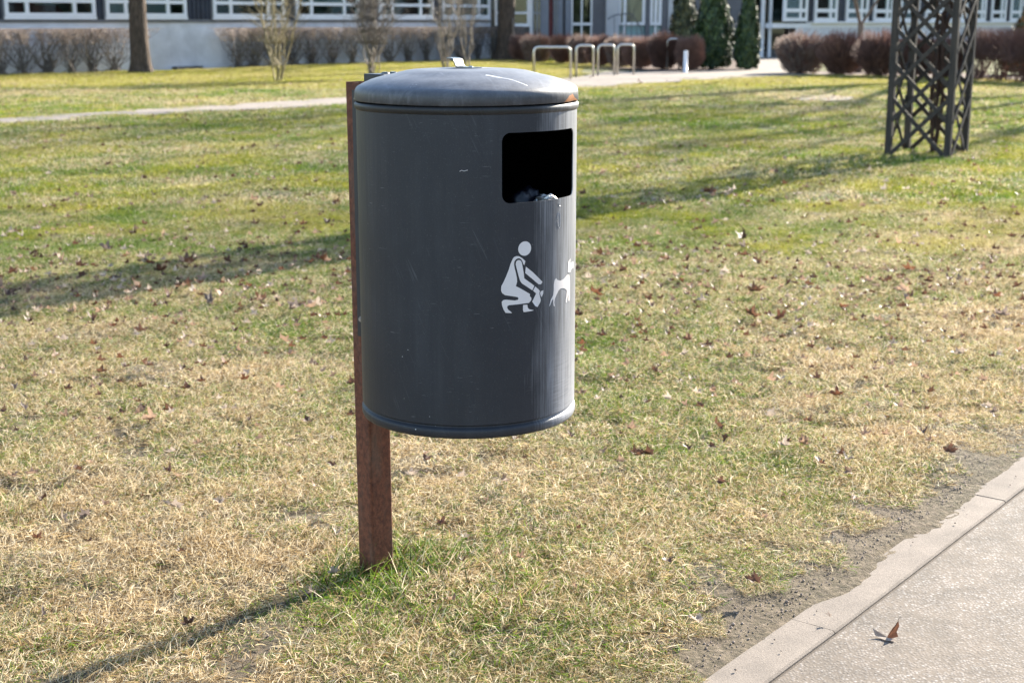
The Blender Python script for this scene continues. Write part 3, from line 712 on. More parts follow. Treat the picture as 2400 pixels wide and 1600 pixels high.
# near turf
p = field(2.1, 9.5, .17, .06); d = poly_dist(p[:, 0], p[:, 1], KJ)
nz = noise2(p[:, 0], p[:, 1], 2.2, 4.0); nz2 = noise2(p[:, 0], p[:, 1], 5.0, 9.0)
full = (d - .10 + .30 * nz + .22 * nz2) > .12
bare = (np.abs(nz2) < .05) & (p[:, 1] < 4)
sel = full & (d > .25) & ~(bare & (nz < 0.1))
sel &= ~(np.hypot(p[:, 0] + .27, p[:, 1] - 2.90) < .17)
q = p[sel]; z = hf(q[:, 0], q[:, 1]); n_ = len(q)
scatter('grass', np.column_stack([q, z]), rng.uniform(0, 6.28, n_), rng.uniform(.85, 1.15, n_), rng.integers(0, 6, n_), P_near, 'short straw coloured and green turf of the near lawn')
sel = sel | ((d > .28) & (nz2 > .12) & ~bare)
pe = field(2.1, 6, .085, .035); de = poly_dist(pe[:, 0], pe[:, 1], KJ); ne = noise2(pe[:, 0], pe[:, 1], 7, 2.0)
pe = pe[(de > .15) & (de < .75) & (ne + .5 * (de - .3) > .02)]; ze = hf(pe[:, 0], pe[:, 1])
scatter('grass', np.column_stack([pe, ze]), rng.uniform(0, 6.28, len(pe)), rng.uniform(.38, .6, len(pe)), rng.integers(0, 6, len(pe)), P_near, 'small ragged turf clumps on the worn soil along the kerb')
th = (~sel) & (d > .235 + .04 * nz)
q = p[th]; z = hf(q[:, 0], q[:, 1]); n_ = len(q)
if n_: scatter('grass', np.column_stack([q, z]), rng.uniform(0, 6.28, n_), rng.uniform(.8, 1.1, n_), rng.integers(0, 4, n_), P_thin, 'thin worn turf on bare earth beside the kerb')
# far turf
p = np.concatenate([field(9.3, 16, .36, .12), field(16, 47, .55, .2)]); ok = ~on_path(p[:, 0], p[:, 1])
ppx = 1200 + FPX * p[:, 0] / (p[:, 1] * cp + HC * sp); ppy = 800 + FPX * (HC * cp - p[:, 1] * sp) / (p[:, 1] * cp + HC * sp)
ok &= ~((ppx > 1330) & (ppy < np.interp(ppx, [1330, 1420, 1620, 1735, 1820, 1945, 2400, 2700], [186, 178, 172, 176, 180, 178, 190, 205])) & ~((ppx < 1500) & (ppy < 160)))
ok &= ppy > np.interp(ppx, [0, 400, 573, 730, 1000, 1150, 1250], [178, 167, 159, 153, 145, 139, 138])
q = p[ok]; n_ = len(q); z = hf(q[:, 0], q[:, 1]) * np.clip(1.4 - q[:, 1] / 40, 0, 1)
scatter('grass', np.column_stack([q, z]), rng.uniform(0, 6.28, n_), np.where(q[:, 1] > 16, 1.35, 1.0) * rng.uniform(.9, 1.1, n_), rng.integers(0, 4, n_), P_far, 'mossy yellow green lawn stretching to the buildings')
# longer uncut blades round the foot of the post
V1, F1, r, r2 = blades(430, .15, .035, .115, .0016, .0038, .5, .6, 77, 'disc')
V2, F2, rb, r2b = blades(3200, .27, .018, .068, .0014, .003, .5, .6, 78, 'disc')
V2 = V2 + np.array([.08, -.10, 0])
Vt = np.concatenate([V1, V2]) + np.array([-.29, 2.955, 0]); Vt[:, 2] += hf(Vt[:, 0], Vt[:, 1])
# keep blades out of the hollow of the post
tag(npmesh('grass_tuft', Vt, np.concatenate([F1, F2 + len(V1)]), M['tuft'], None, True, {'rnd': np.concatenate([r, rb]), 'rnd2': np.concatenate([r2, r2b])}), 'longer uncut grass tuft round the foot of the rusty post', 'grass', kind='stuff')
# soil crumbs and grit on the worn strip and kerb joint
gpV = []; gpF = []
cnt = 0
for i in range(9000):
    s = random.uniform(0.2, seg[-1] * .55); b_ = at_s(s); t_ = at_s(s + .01) - b_; nrm_ = Vector((-t_.y, t_.x, 0)).normalized()
    dd = abs(random.gauss(0, .35)) + random.uniform(-.01, .05)
    c_ = b_ + nrm_ * dd; r_ = random.uniform(.001, .0032) * (1.6 if random.random() < .04 else 1)
    if dd < KW + .01 and random.random() < .975: continue
    zz = .012 if dd < KW else float(hf(np.array(c_.x), np.array(c_.y)))
    o_ = len(gpV)
    for vv in ((r_, 0, 0), (0, r_, 0), (-r_, 0, 0), (0, -r_, 0), (0, 0, r_), (0, 0, -r_)):
        gpV.append((c_.x + vv[0] * random.uniform(.6, 1.3), c_.y + vv[1] * random.uniform(.6, 1.3), zz + r_ * .4 + vv[2] * random.uniform(.6, 1)))
    for f in ((0, 1, 4), (1, 2, 4), (2, 3, 4), (3, 0, 4), (1, 0, 5), (2, 1, 5), (3, 2, 5), (0, 3, 5)): gpF.append([o_ + a for a in f])
tag(npmesh('soil_crumbs', gpV, gpF, simple('crumbs', (.30, .235, .19, 1), .95, .5, 30)), 'grey brown soil crumbs and grit along the kerb', 'soil', kind='stuff')

# ================================================================ LEAVES
def leaf_mat(name, a, b):
    t = NT(name); co = t.coord()
    c_ = t.ramp(t.noise(co, 60, 5, .6), [(.3, a), (.7, b)])
    oi = t.n('ShaderNodeObjectInfo')
    c_ = t.mix(1.0, c_, t.ramp(oi.outputs['Random'], [(0, .7), (1, 1.25)]), 'MULTIPLY')
    t.set(Base_Color=c_, Roughness=.5); t.bump(t.noise(co, 150, 4), .4, .002)
    tr = t.n('ShaderNodeBsdfTranslucent'); t.l(c_, tr.inputs[0]); mx = t.n('ShaderNodeMixShader'); mx.inputs[0].default_value = .42
    t.l(t.b.outputs[0], mx.inputs[1]); t.l(tr.outputs[0], mx.inputs[2]); t.l(mx.outputs[0], t.out.inputs[0])
    return t.m
LM = dict(brown=leaf_mat('leaf_brown', (.055, .029, .019, 1), (.16, .080, .050, 1)), tan=leaf_mat('leaf_tan', (.27, .165, .105, 1), (.52, .36, .26, 1)),
          pale=leaf_mat('leaf_pale', (.34, .26, .20, 1), (.60, .50, .42, 1)), orange=leaf_mat('leaf_orange', (.10, .042, .022, 1), (.23, .10, .055, 1)),
          grey=leaf_mat('leaf_grey', (.13, .10, .085, 1), (.28, .22, .19, 1)))
def leaf_mesh(seed, lobes=5):
    g = random.Random(seed); n_ = lobes * 6; out = []
    lob = [g.uniform(.8, 1.1) * (1.0, .92, .66, .66, .92)[k % 5] for k in range(lobes)]
    for i in range(n_):
        a = 2 * math.pi * i / n_; k = int(i / 6 + .5) % lobes; tri = abs(1 - 2 * ((i / 6.0) % 1.0))
        rr = lob[k] * (.40 + .60 * tri ** 1.3)
        if i % 6 in (1, 5): rr *= g.uniform(.72, .98)
        if i % 6 in (2, 4): rr *= g.uniform(.95, 1.25)
        out.append((a + g.uniform(-.05, .05), rr * g.uniform(.9, 1.06)))
    bm = bmesh.new(); curl = g.uniform(.25, .9); fold = g.uniform(.4, 2.1); tw = g.uniform(-.5, .5)
    def zf(x, y): return curl * (x * x) * .55 + fold * abs(y) * .55 + tw * x * y + .13 * math.sin(7 * x + seed) * math.sin(6 * y + seed)
    rings = []
    for t_ in (.45, 1.0):
        row = []
        for a, rr in out:
            q_ = rr * t_ if t_ == 1 else min(rr, .6) * .62; x, y = q_ * math.cos(a), q_ * math.sin(a); k_ = 1 - .25 * fold * abs(y)
            row.append(bm.verts.new((x, y * k_, zf(x, y))))
        rings.append(row)
    c_ = bm.verts.new((0, 0, 0))
    for i in range(n_):
        j = (i + 1) % n_; bm.faces.new((c_, rings[0][i], rings[0][j])); bm.faces.new((rings[0][i], rings[1][i], rings[1][j], rings[0][j]))
    # stalk
    s0v = bm.verts.new((-.3, .012, .01)); s1v = bm.verts.new((-.3, -.012, .01)); s2v = bm.verts.new((-1.15, .008, .12)); s3v = bm.verts.new((-1.15, -.008, .12))
    bm.faces.new((s0v, s1v, s3v, s2v))
    me = bpy.data.meshes.new('fallen_leaf'); bm.to_mesh(me); bm.free(); me.materials.append(LM['brown'])
    me.polygons.foreach_set('use_smooth', np.ones(len(me.polygons), bool)); return me
LME = [leaf_mesh(s, 5) for s in range(12)]
def leaf(x, y, z, size, col, label, group=None, tilt=None, me=None, rz=None):
    o = bpy.data.objects.new('fallen_leaf', me or random.choice(LME)); C.objects.link(o)
    o.material_slots[0].link = 'OBJECT'; o.material_slots[0].material = LM[col]
    tx, ty = tilt or (random.gauss(0, .35), random.gauss(0, .35))
    o.rotation_euler = (tx, ty, rz if rz is not None else random.uniform(0, 6.28)); o.scale = (size, size * random.uniform(.5, 1), size)
    o.location = (x, y, z); return tag(o, label, 'leaf', group)
def lp(px, py, size_px, col, label, **kw):
    g_ = gp(px, py); s_ = size_px / FPX * g_.y / (1.45 if col != 'orange' else 1.75)
    z_ = float(hf(np.array(g_.x), np.array(g_.y))) + .022 + s_ * .15
    return leaf(g_.x, g_.y, z_, s_, col, label, **kw)
g_ = gp(2085, 1500)
bm = bmesh.new(); gg = random.Random(4)
def fan(P, mi):
    c_ = bm.verts.new(P[0]); vs_ = [bm.verts.new(p) for p in P[1:]]
    for a_, b_ in zip(vs_[:-1], vs_[1:]): bm.faces.new((c_, a_, b_)).material_index = mi
fan([(0, 0, .002), (.004, .006, .004), (-.012, .016, .012), (-.020, .010, .010), (-.030, .014, .020), (-.026, .002, .006), (-.018, -.006, .003), (-.004, -.016, .002), (.010, -.020, .003), (.016, -.012, .004), (.006, -.004, .001)], 0)
fan([(0, 0, .002), (.006, -.004, .001), (.022, -.004, .008), (.020, .006, .016), (.026, .014, .030), (.024, .018, .044), (.022, .017, .034), (.013, .012, .026), (.006, .008, .014), (.001, .004, .004)], 1)
tube(bm, [(.023, .017, .040), (.025, .020, .048), (.030, .022, .054)], [.0007, .0006, .0005], 5)
me = bpy.data.meshes.new('fallen_leaf'); bm.to_mesh(me); bm.free(); me.materials.append(LM['pale']); me.materials.append(leaf_mat('leaf_rust', (.14, .055, .025, 1), (.34, .15, .075, 1)))
o = link('fallen_leaf', me); o.location = (g_.x - .006, g_.y - .004, .007); o.scale = (.92, .92, .72); o.rotation_euler = (0, 0, -.1)
tag(o, 'curled brown and cream leaf standing up on the bare path', 'leaf')
SPEC = [(1910, 782, 30, 'pale', 'white leaf alone in the dry grass right of the bin'), (2250, 857, 45, 'pale', 'wide cream leaf near the right edge above the kerb'),
 (1845, 710, 26, 'pale', 'small cream leaf up and left of the white leaf in the dry grass'), (1715, 463, 44, 'pale', 'cream curled leaf beside a brown heap in the tower shadow'),
 (1662, 465, 60, 'orange', 'big rusty brown leaf left of the cream curled leaf in the tower shadow'), (1745, 570, 48, 'brown', 'dark upright leaf midway between bin and tower'),
 (1595, 672, 26, 'orange', 'orange brown leaf low in the grass between bin and kerb'), (1440, 635, 34, 'pale', 'cream leaf closest to the right side of the bin'),
 (440, 630, 52, 'brown', 'dark pointed maple leaf left of the post in green grass'), (532, 626, 34, 'brown', 'rounded near black leaf right of the dark pointed maple leaf'),
 (398, 713, 62, 'orange', 'broad red brown leaf, largest on the left lawn'), (455, 698, 30, 'pale', 'small pale leaf right above the broad red brown leaf'),
 (725, 745, 52, 'tan', 'rumpled pinkish tan leaf just left of the post'), (690, 742, 40, 'grey', 'dark grey leaf touching the rumpled tan leaf'),
 (492, 724, 46, 'grey', 'grey brown leaf in the group right of the broad red brown leaf'), (615, 724, 46, 'brown', 'long ragged dark leaf between two leaf groups left of the post'),
 (178, 745, 42, 'tan', 'cupped tan leaf on the far left lawn'), (528, 865, 46, 'orange', 'red brown leaf in the straw halfway down left of the post'),
 (265, 783, 34, 'orange', 'rust coloured leaf below and right of the cupped tan leaf'), (360, 1010, 46, 'tan', 'flat tan leaf in the straw at the left'),
 (665, 818, 36, 'tan', 'pinkish leaf near the post at half height'), (416, 1222, 58, 'pale', 'cream maple leaf with lobes, lower left of the post'),
 (520, 1208, 42, 'pale', 'ribbed cream leaf right of the lobed cream leaf'), (152, 1242, 38, 'pale', 'white feathery leaf low at the left edge'),
 (204, 1238, 46, 'grey', 'narrow grey leaf beside the white feathery leaf'), (88, 1292, 44, 'orange', 'rust red leaf in the lower left corner'),
 (104, 1198, 44, 'brown', 'dark leaf above the rust red leaf at the left edge'), (327, 1268, 28, 'orange', 'small orange leaf below the lobed cream leaf'),
 (335, 1184, 20, 'orange', 'tiny orange leaf above the lobed cream leaf'), (780, 1038, 22, 'pale', 'tiny white leaf left of the post'),
 (1092, 1296, 30, 'pale', 'folded cream leaf right of the post foot'), (1165, 1330, 30, 'tan', 'two pink tan scraps right of the folded cream leaf'),
 (1058, 1450, 44, 'tan', 'dull tan leaf in the worn turf below the post'), (735, 1418, 30, 'grey', 'greyish pink leaf half hidden in the post shadow'),
 (865, 1520, 26, 'tan', 'small tan husk in the turf under the post'), (775, 1222, 34, 'tan', 'tan leaf left of the post foot'),
 (2084, 1198, 22, 'orange', 'rust leaf on the worn soil by the kerb'), (1672, 925, 24, 'brown', 'small dark leaf in straw lower right of the bin'),
 (1435, 895, 34, 'tan', 'pinkish folded leaf below the right side of the bin'), (1940, 1467, 24, 'pale', 'flat white chip on the kerb stone'),
 (1590, 748, 24, 'orange', 'orange scrap in the dry grass right of the bin'), (1438, 822, 22, 'orange', 'orange leaf next to the lower right of the bin'),
 (755, 393, 30, 'orange', 'orange leaf on the mossy lawn left of the bin'), (700, 560, 30, 'brown', 'dark leaf close to the post in the tower shadow')]
for a in SPEC: lp(*a)
NAMES = dict(brown='dark brown', tan='pinkish tan', pale='cream white', orange='rusty orange', grey='dull grey brown')
cols = ['brown'] * 9 + ['tan'] * 8 + ['pale'] * 4 + ['orange'] * 3 + ['grey'] * 4
done = 0
while done < 235:
    # where the leaves lie in the photograph: thickest in a belt across the middle of the lawn
    u_ = random.random()
    if u_ < .62: X_, Y_ = random.uniform(-.40, .40), random.gauss(6.6, 1.0)
    elif u_ < .88: X_, Y_ = random.uniform(-.40, .40), random.uniform(6, 13)
    else: X_, Y_ = random.uniform(-.38, .30), random.uniform(2.5, 5)
    if Y_ < 2.5 or Y_ > 15: continue
    X_ *= Y_
    if Y_ < 9 and X_ < .0 and X_ > -.33 and Y_ < 3.3: continue
    if poly_dist(np.array(X_), np.array(Y_), KJ) < .25: continue
    side = 'left of the bin' if X_ < -.03 * Y_ else 'right of the bin'
    zone = 'near straw turf' if Y_ < 5.2 else (('leafy belt' if Y_ < 6.6 else 'upper leafy belt') if Y_ < 8.3 else 'mossy back lawn')
    c_ = random.choice(cols); sz = random.uniform(.026, .056) if Y_ > 5 else random.uniform(.018, .036)
    big = 'large' if sz > .046 else ('small' if sz < .033 else 'middling'); kx = random.randrange(len(LME)); frm = 'curled' if kx % 2 else 'spread'
    lab = f'{big} {frm} {NAMES[c_]} leaf, {zone} {side}'
    leaf(X_, Y_, float(hf(np.array(X_), np.array(Y_))) + .026 + sz * .25, sz, c_, lab, f'{big} {frm} {NAMES[c_]} leaves, {zone} {side}', me=LME[kx])
    done += 1
# the uncountable rest: far leaves and broken bits
lv = []; lf = []; base_co = [np.array([v.co[:] for v in me.vertices]) for me in LME]
for col_, n_ in (('brown', 1700), ('tan', 1300), ('pale', 520), ('orange', 160)):
    lv, lf = [], []; tot = 0
    for i in range(n_):
        Y_ = random.uniform(9, 31) if random.random() < .38 else random.gauss(6.4, 1.3)
        if Y_ < 2.6: continue
        X_ = random.uniform(-.4, .4) * Y_
        if on_path(np.array([X_]), np.array([Y_]))[0] and random.random() < .9: continue
        if poly_dist(np.array(X_), np.array(Y_), KJ) < .2: continue
        k_ = random.randrange(len(LME)); sz = random.uniform(.012, .032) if Y_ < 9 else random.uniform(.02, .045)
        Mx = (Matrix.Translation((X_, Y_, float(hf(np.array(X_), np.array(Y_))) + .036)) @ Matrix.Rotation(random.uniform(0, 6.28), 4, 'Z') @ Matrix.Rotation(random.gauss(0, .4), 4, 'X') @ Matrix.Scale(sz, 4))
        A_ = np.array(Mx); co_ = base_co[k_] @ A_[:3, :3].T + A_[:3, 3]
        for p_ in LME[k_].polygons:
            vs = list(p_.vertices)
            for t_ in range(1, len(vs) - 1): lf.append((tot + vs[0], tot + vs[t_], tot + vs[t_ + 1]))
        lv.append(co_); tot += len(co_)
    tag(npmesh('leaf_litter', np.concatenate(lv), lf, LM[col_]), f'scattered {NAMES[col_]} leaf bits and distant leaves over the lawn', 'leaf litter', kind='stuff')
# a dead twig on the worn soil
bm = bmesh.new(); a_, b_ = gp(1662, 1430), gp(1722, 1392); tube(bm, [(a_.x, a_.y, .012), ((a_.x + b_.x) / 2, (a_.y + b_.y) / 2 + .004, .016), (b_.x, b_.y, .014)], [.0028, .0024, .0012], 6)
tag(obj('twig', bm, simple('twig_wood', (.16, .12, .09, 1), .8)), 'thin dry twig lying on the worn soil left of the kerb', 'twig')

# ================================================================ TRELLIS TOWER
wood = NT('weathered_wood'); co = wood.coord()
wood.set(Base_Color=wood.ramp(wood.noise(wood.mapping(co, (30, 30, 3)), 1, 6, .6), [(.3, (.020, .017, .016, 1)), (.7, (.066, .051, .041, 1))]), Roughness=.8)
wood.bump(wood.noise(wood.mapping(co, (90, 90, 5)), 1, 4), .4, .004); M['wood'] = wood.m
tower = empty('trellis_tower', (3.90, 12.80, 0), R(57)); tag(tower, 'tall square trellis tower of weathered dark wood standing in the lawn', 'trellis')
TS, TH, LG = .54, 5.3, .058
for x, y in ((0, 0), (TS, 0), (0, TS), (TS, TS)):
    boxobj('leg', (x - LG / 2, x + LG / 2, y - LG / 2, y + LG / 2, -.05, TH), M['wood'], tower, .004)
def lath_mesh(L):
    bm = bmesh.new(); box(bm, -L / 2, L / 2, -.006, .006, -.019, .019); me = bpy.data.meshes.new('lath'); bm.to_mesh(me); bm.free(); me.materials.append(M['wood']); return me
LL = lath_mesh((TS - .04) * 1.415)
for side in range(4):
    for dirn in (1, -1):
        z_ = .26
        while z_ < TH - .2:
            o = bpy.data.objects.new('lath', LL); C.objects.link(o); o.parent = tower
            off = .034 * (1 if side in (0, 2) else 1); dy = .007 * dirn
            c_ = {0: (TS / 2, -.020 + dy, z_), 1: (TS + .020 + dy, TS / 2, z_), 2: (TS / 2, TS + .020 + dy, z_), 3: (-.020 + dy, TS / 2, z_)}[side]
            o.location = c_; o.rotation_euler = (Matrix.Rotation(R(90 * side), 3, 'Z') @ Matrix.Rotation(R(45 * dirn), 3, 'Y')).to_euler()
            z_ += .31
for zc in (.04, TH - .03):
    for side in range(4):
        dims = {0: (0.03, TS - .03, -.014, .014), 1: (TS - .014, TS + .014, .03, TS - .03), 2: (.03, TS - .03, TS - .014, TS + .014), 3: (-.014, .014, .03, TS - .03)}[side]
        if zc > 1: boxobj('rail', dims + (zc - .03, zc + .03), M['wood'], tower)
# climber inside
stick = Sticks(); g_ = random.Random(5)
for i in range(6):
    p_ = Vector((3.88, 12.8, 0)) + Vector((g_.uniform(-.05, .07), .38 + g_.uniform(-.06, .06), 0)); r_ = g_.uniform(.010, .022)
    while p_.z < 5.1:
        sw = .018 if p_.z < 1.0 else .05; q_ = p_ + Vector((g_.gauss(0, sw), g_.gauss(0, sw), g_.uniform(.12, .25)))
        q_.x = min(max(q_.x, 3.68), 4.11); q_.y = min(max(q_.y, 12.98), 13.42); stick.add(p_, q_, r_, r_ * .97)
        if p_.z > 1.15:
            for k_ in range(7): stick.add(q_, q_ + Vector((g_.gauss(0, .11), g_.gauss(0, .11), g_.uniform(-.15, .2))), .004, .002)
        p_ = q_
tag(stick.build('climbing_plant', simple('vine_bark', (.06, .032, .022, 1), .85)), 'leafless brown climbing plant growing up inside the trellis tower', 'climber')

# ================================================================ SHRUBS AND TREES
def mat_bark(name, a, b, sc=9):
    t = NT(name); co = t.coord(); f = t.noise(t.mapping(co, (1, 1, .22)), sc * 3, 8, .7)
    t.set(Base_Color=t.ramp(f, [(.35, a), (.65, b)]), Roughness=.9); t.bump(f, .9, .04); return t.m
M['twig'] = simple('hedge_twigs', (.125, .108, .097, 1), .8, .35, 5); M['tips'] = simple('hedge_twig_tips', (.31, .245, .21, 1), .8, .3, 5)
M['brown'] = simple('red_brown_twigs', (.24, .135, .105, 1), .75, .4, 5); M['brown2'] = simple('purple_brown_twigs', (.15, .082, .066, 1), .75, .4, 5)
M['willow'] = simple('yellow_grey_bark', (.20, .165, .085, 1), .75, .35, 8); M['willow2'] = simple('grey_bark', (.19, .16, .13, 1), .75, .35, 8)
M['bark'] = mat_bark('tree_bark', (.030, .020, .014, 1), (.14, .098, .070, 1)); M['root'] = mat_bark('pale_bark', (.12, .085, .06, 1), (.28, .21, .16, 1))
def hedge_shrub(seed, h=1.0, wdt=.74):
    g = random.Random(seed); a = Sticks(); b = Sticks()
    for i in range(26):
        th_ = g.uniform(0, 6.28); lean = g.uniform(.05, 1); d_ = Vector((math.cos(th_) * lean * wdt, math.sin(th_) * lean * wdt * .40, 0))
        p_ = Vector((g.gauss(0, .12), g.gauss(0, .06), -.02)); k_ = 7; r_ = g.uniform(.006, .013)
        for j in range(k_):
            t0, t1 = j / k_, (j + 1) / k_
            q_ = Vector((d_.x * t1, d_.y * t1, h * .92 * t1)) + Vector((g.gauss(0, .025), g.gauss(0, .02), 0))
            a.add(p_, q_, r_ * (1 - .6 * t0), r_ * (1 - .6 * t1))
            for m_ in range(1 + (j > 3) + (j > 4)):
                e_ = q_ + Vector((g.gauss(0, .07), g.gauss(0, .06), g.uniform(.06, .22))); e_.z = min(e_.z, h + g.gauss(0, .008)); (a if j < 4 else b).add(q_, e_, .004, .002)
                if j > 3:
                    for w_ in range(3):
                        e2 = e_ + Vector((g.gauss(0, .07), g.gauss(0, .05), g.uniform(.0, .12))); e2.z = min(e2.z, h + g.gauss(0, .01)); b.add(e_, e2, .0028, .0015)
            p_ = q_
    return a, b
def shrub_thing(name, sticks, mats, loc, label, cat, group):
    e = empty(name, loc); tag(e, label, cat, group)
    for (nm, s_), m_ in zip(sticks, mats): s_.build(nm, m_, e)
    return e
hs = []
hedge_px = [(-60, 182), (8, 179), (62, 177), (118, 175), (172, 173), (222, 171), (272, 169)]
hedge_px2 = [(560, 159.5), (600, 158), (645, 156.5), (690, 155), (735, 153), (780, 152), (828, 151), (872, 149.5), (915, 148), (958, 146.5), (1000, 145), (1040, 144), (1080, 143), (1120, 142), (1158, 141), (1196, 140)]
HG = 'bare clipped hedge shrubs along the white plinth'
protos_h = []
for i in range(4):
    a, b = hedge_shrub(100 + i); e = shrub_thing('hedge_shrub', (('stem', a), ('twig_top', b)), (M['twig'], M['tips']), (0, 0, 0), 'x', 'shrub', None); protos_h.append(e)
ORD = ['first', 'second', 'third', 'fourth', 'fifth', 'sixth', 'seventh', 'eighth', 'ninth', 'tenth', 'eleventh', 'twelfth', 'thirteenth', 'fourteenth', 'fifteenth', 'sixteenth']
used = 0
for run, where in ((hedge_px, 'left hedge before the first tree trunk'), (hedge_px2, 'long hedge between the two tree trunks')):
    for i, (x, y) in enumerate(run):
        e = protos_h[used] if used < 4 else copy_tree(protos_h[random.randrange(4)]); used += 1
        g_ = gp(x, y); e.location = (g_.x, g_.y - .15, 0)
        e.rotation_euler = (0, 0, random.uniform(-.5, .5) + (math.pi if random.random() < .5 else 0) + R(48)); s_ = random.uniform(.95, 1.06)
        e.scale = ((1.4 if 'left' in where else 1.6) * s_, 1.0, 1.02)
        e['label'] = f'bare clipped shrub, {ORD[i]} from the left in the {where}'; e['group'] = HG
def ball_shrub(seed, w_, h, m1, m2, n_=3400):
    g = random.Random(seed); a = Sticks(); b = Sticks()
    for i in range(n_):
        th_ = g.uniform(0, 6.28); ph = math.acos(g.uniform(-.92, 1)); rr = g.uniform(.35, 1) ** .5
        bump_ = 1 + .10 * math.sin(3 * th_ + seed) + .07 * math.sin(5 * ph + seed * 2)
        sb = math.sin(ph) ** .72; e_ = Vector((sb * math.cos(th_) * w_ * rr * bump_, sb * math.sin(th_) * w_ * rr * bump_, h * .5 + math.cos(ph) * h * .5 * rr * bump_)); e_.x *= 1 - .25 * max(0, -math.cos(ph)); e_.y *= 1 - .25 * max(0, -math.cos(ph)); e_.z = max(e_.z, .03)
        o_ = Vector((e_.x * .62 + g.gauss(0, .03), e_.y * .62 + g.gauss(0, .03), max(.05, e_.z * .72 + g.gauss(0, .03) - .03)))
        (b if rr > .8 and g.random() < .6 else a).add(o_, e_, .006, .003)
    for i in range(16):
        th_ = g.uniform(0, 6.28); l_ = g.uniform(.1, .6); a.add((g.gauss(0, .05), g.gauss(0, .05), -.02), (math.cos(th_) * l_ * w_, math.sin(th_) * l_ * w_, h * .5), .014, .007)
    return a, b
balls = []
for i, (m1, m2) in enumerate(((M['brown'], M['tips']), (M['brown'], M['brown']), (M['brown2'], M['brown']), (M['brown2'], M['brown2']))):
    a, b = ball_shrub(20 + i, .5, 1.0, None, None); balls.append(shrub_thing('round_shrub', (('inner_twig', a), ('outer_twig', b)), (m1, m2), (0, 0, 0), 'x', 'shrub', None))
BALL = [(1228, 145, 50, 66, 1, 'half behind the thick leaning trunk'), (1262, 148, 62, 70, 0, 'first from the left behind the bike stands'), (1318, 151, 52, 72, 1, 'second from the left behind the bike stands'),
        (1362, 153, 50, 75, 0, 'third from the left behind the bike stands'), (1408, 157, 56, 76, 1, 'behind the two right bike stands, left one'),
        (1452, 160, 54, 80, 0, 'behind the right end of the bike stands'), (1500, 163, 58, 78, 1, 'between the bike stands and the white bollard'),
        (1556, 165, 62, 92, 3, 'tall dark purple one left of the white bollard'), (1622, 167, 72, 84, 1, 'wide rounded one right beside the white bollard'),
        (1886, 176, 128, 104, 0, 'large leftmost ball right of the paved forecourt'), (1978, 179, 110, 103, 2, 'second ball right of the paved forecourt'),
        (2068, 182, 110, 108, 2, 'ball just left behind the trellis tower'), (2150, 184, 110, 104, 3, 'ball seen through the trellis tower'),
        (2228, 186, 100, 106, 3, 'ball at the right leg of the trellis tower')]
ub = set()
for x, y, wpx, hpx, k_, lab in BALL:
    e = balls[k_] if k_ not in ub else copy_tree(balls[k_]); ub.add(k_)
    g_ = gp(x, y); sx = wpx / FPX * g_.y * (1.5 if x < 1600 else 1.22); szz = hpx / FPX * g_.y
    e.location = (g_.x, g_.y + sx * .3, 0); e.scale = (sx, sx * .9, szz); e.rotation_euler = (0, 0, random.uniform(0, 6.28))
    e['label'] = 'dense leafless brown round shrub, ' + lab; e['group'] = 'round brown shrubs before the buildings'
# vase shaped hedge at the far right (stems show the lawn behind)
def vase(seed):
    g = random.Random(seed); a = Sticks(); b = Sticks()
    for i in range(46):
        th_ = g.uniform(0, 6.28); l_ = g.uniform(0, .45); p_ = Vector((g.gauss(0, .10), g.gauss(0, .08), -.02)); q_ = Vector((math.cos(th_) * l_, math.sin(th_) * l_ * .8, g.uniform(.45, .6)))
        a.add(p_, q_, .009, .006)
        for k_ in range(26):
            e_ = q_ + Vector((g.gauss(0, .14), g.gauss(0, .12), g.uniform(.0, .55))); e_.z = min(e_.z, 1.08 + g.gauss(0, .02)); b.add(q_ + Vector((g.gauss(0, .04), g.gauss(0, .04), g.uniform(-.08, .1))), e_, .005, .0025)
    return a, b
vs = []
for i in range(2):
    a, b = vase(60 + i); vs.append(shrub_thing('hedge_shrub', (('stem', a), ('crown', b)), (M['brown2'], M['brown2']), (0, 0, 0), 'x', 'shrub', None))
for i, (x, y) in enumerate(((2295, 189), (2345, 192), (2395, 195), (2446, 198), (2500, 201))):
    e = vs[i] if i < 2 else copy_tree(vs[i % 2]); g_ = gp(x, y); e.location = (g_.x, g_.y, 0); e.rotation_euler = (0, 0, random.uniform(0, 6)); e.scale = (1.05, 1, 1.0)
    e['label'] = f'purple brown bare hedge shrub, {ORD[i]} to the right of the trellis tower'; e['group'] = 'vase shaped hedge shrubs right of the tower'
# multi stemmed shrubs standing free on the lawn
def stems(seed, n_, h, spread, r0, side=5):
    g = random.Random(seed); a = Sticks(); b = Sticks()
    for i in range(n_):
        th_ = 6.28 * i / n_ + g.uniform(-.4, .4); l_ = spread * g.uniform(.25, 1); k_ = 12; p_ = Vector((math.cos(th_) * .06, math.sin(th_) * .06, -.03)); r_ = r0 * g.uniform(.6, 1.1)
        for j in range(k_):
            t1 = (j + 1) / k_; q_ = Vector((math.cos(th_) * l_ * t1 ** .75, math.sin(th_) * l_ * t1 ** .75, h * t1)) + Vector((g.gauss(0, .035), g.gauss(0, .035), 0))
            a.add(p_, q_, r_ * (1 - .6 * (j / k_)), r_ * (1 - .6 * t1))
            for m_ in range(side if j > 1 else 1):
                d_ = Vector((g.gauss(0, .22), g.gauss(0, .22), g.uniform(.08, .4))); e_ = q_ + d_; b.add(q_, e_, .006, .003)
                if g.random() < .7: b.add(e_, e_ + Vector((g.gauss(0, .12), g.gauss(0, .12), g.uniform(.02, .2))), .0035, .002)
            p_ = q_
    return a, b
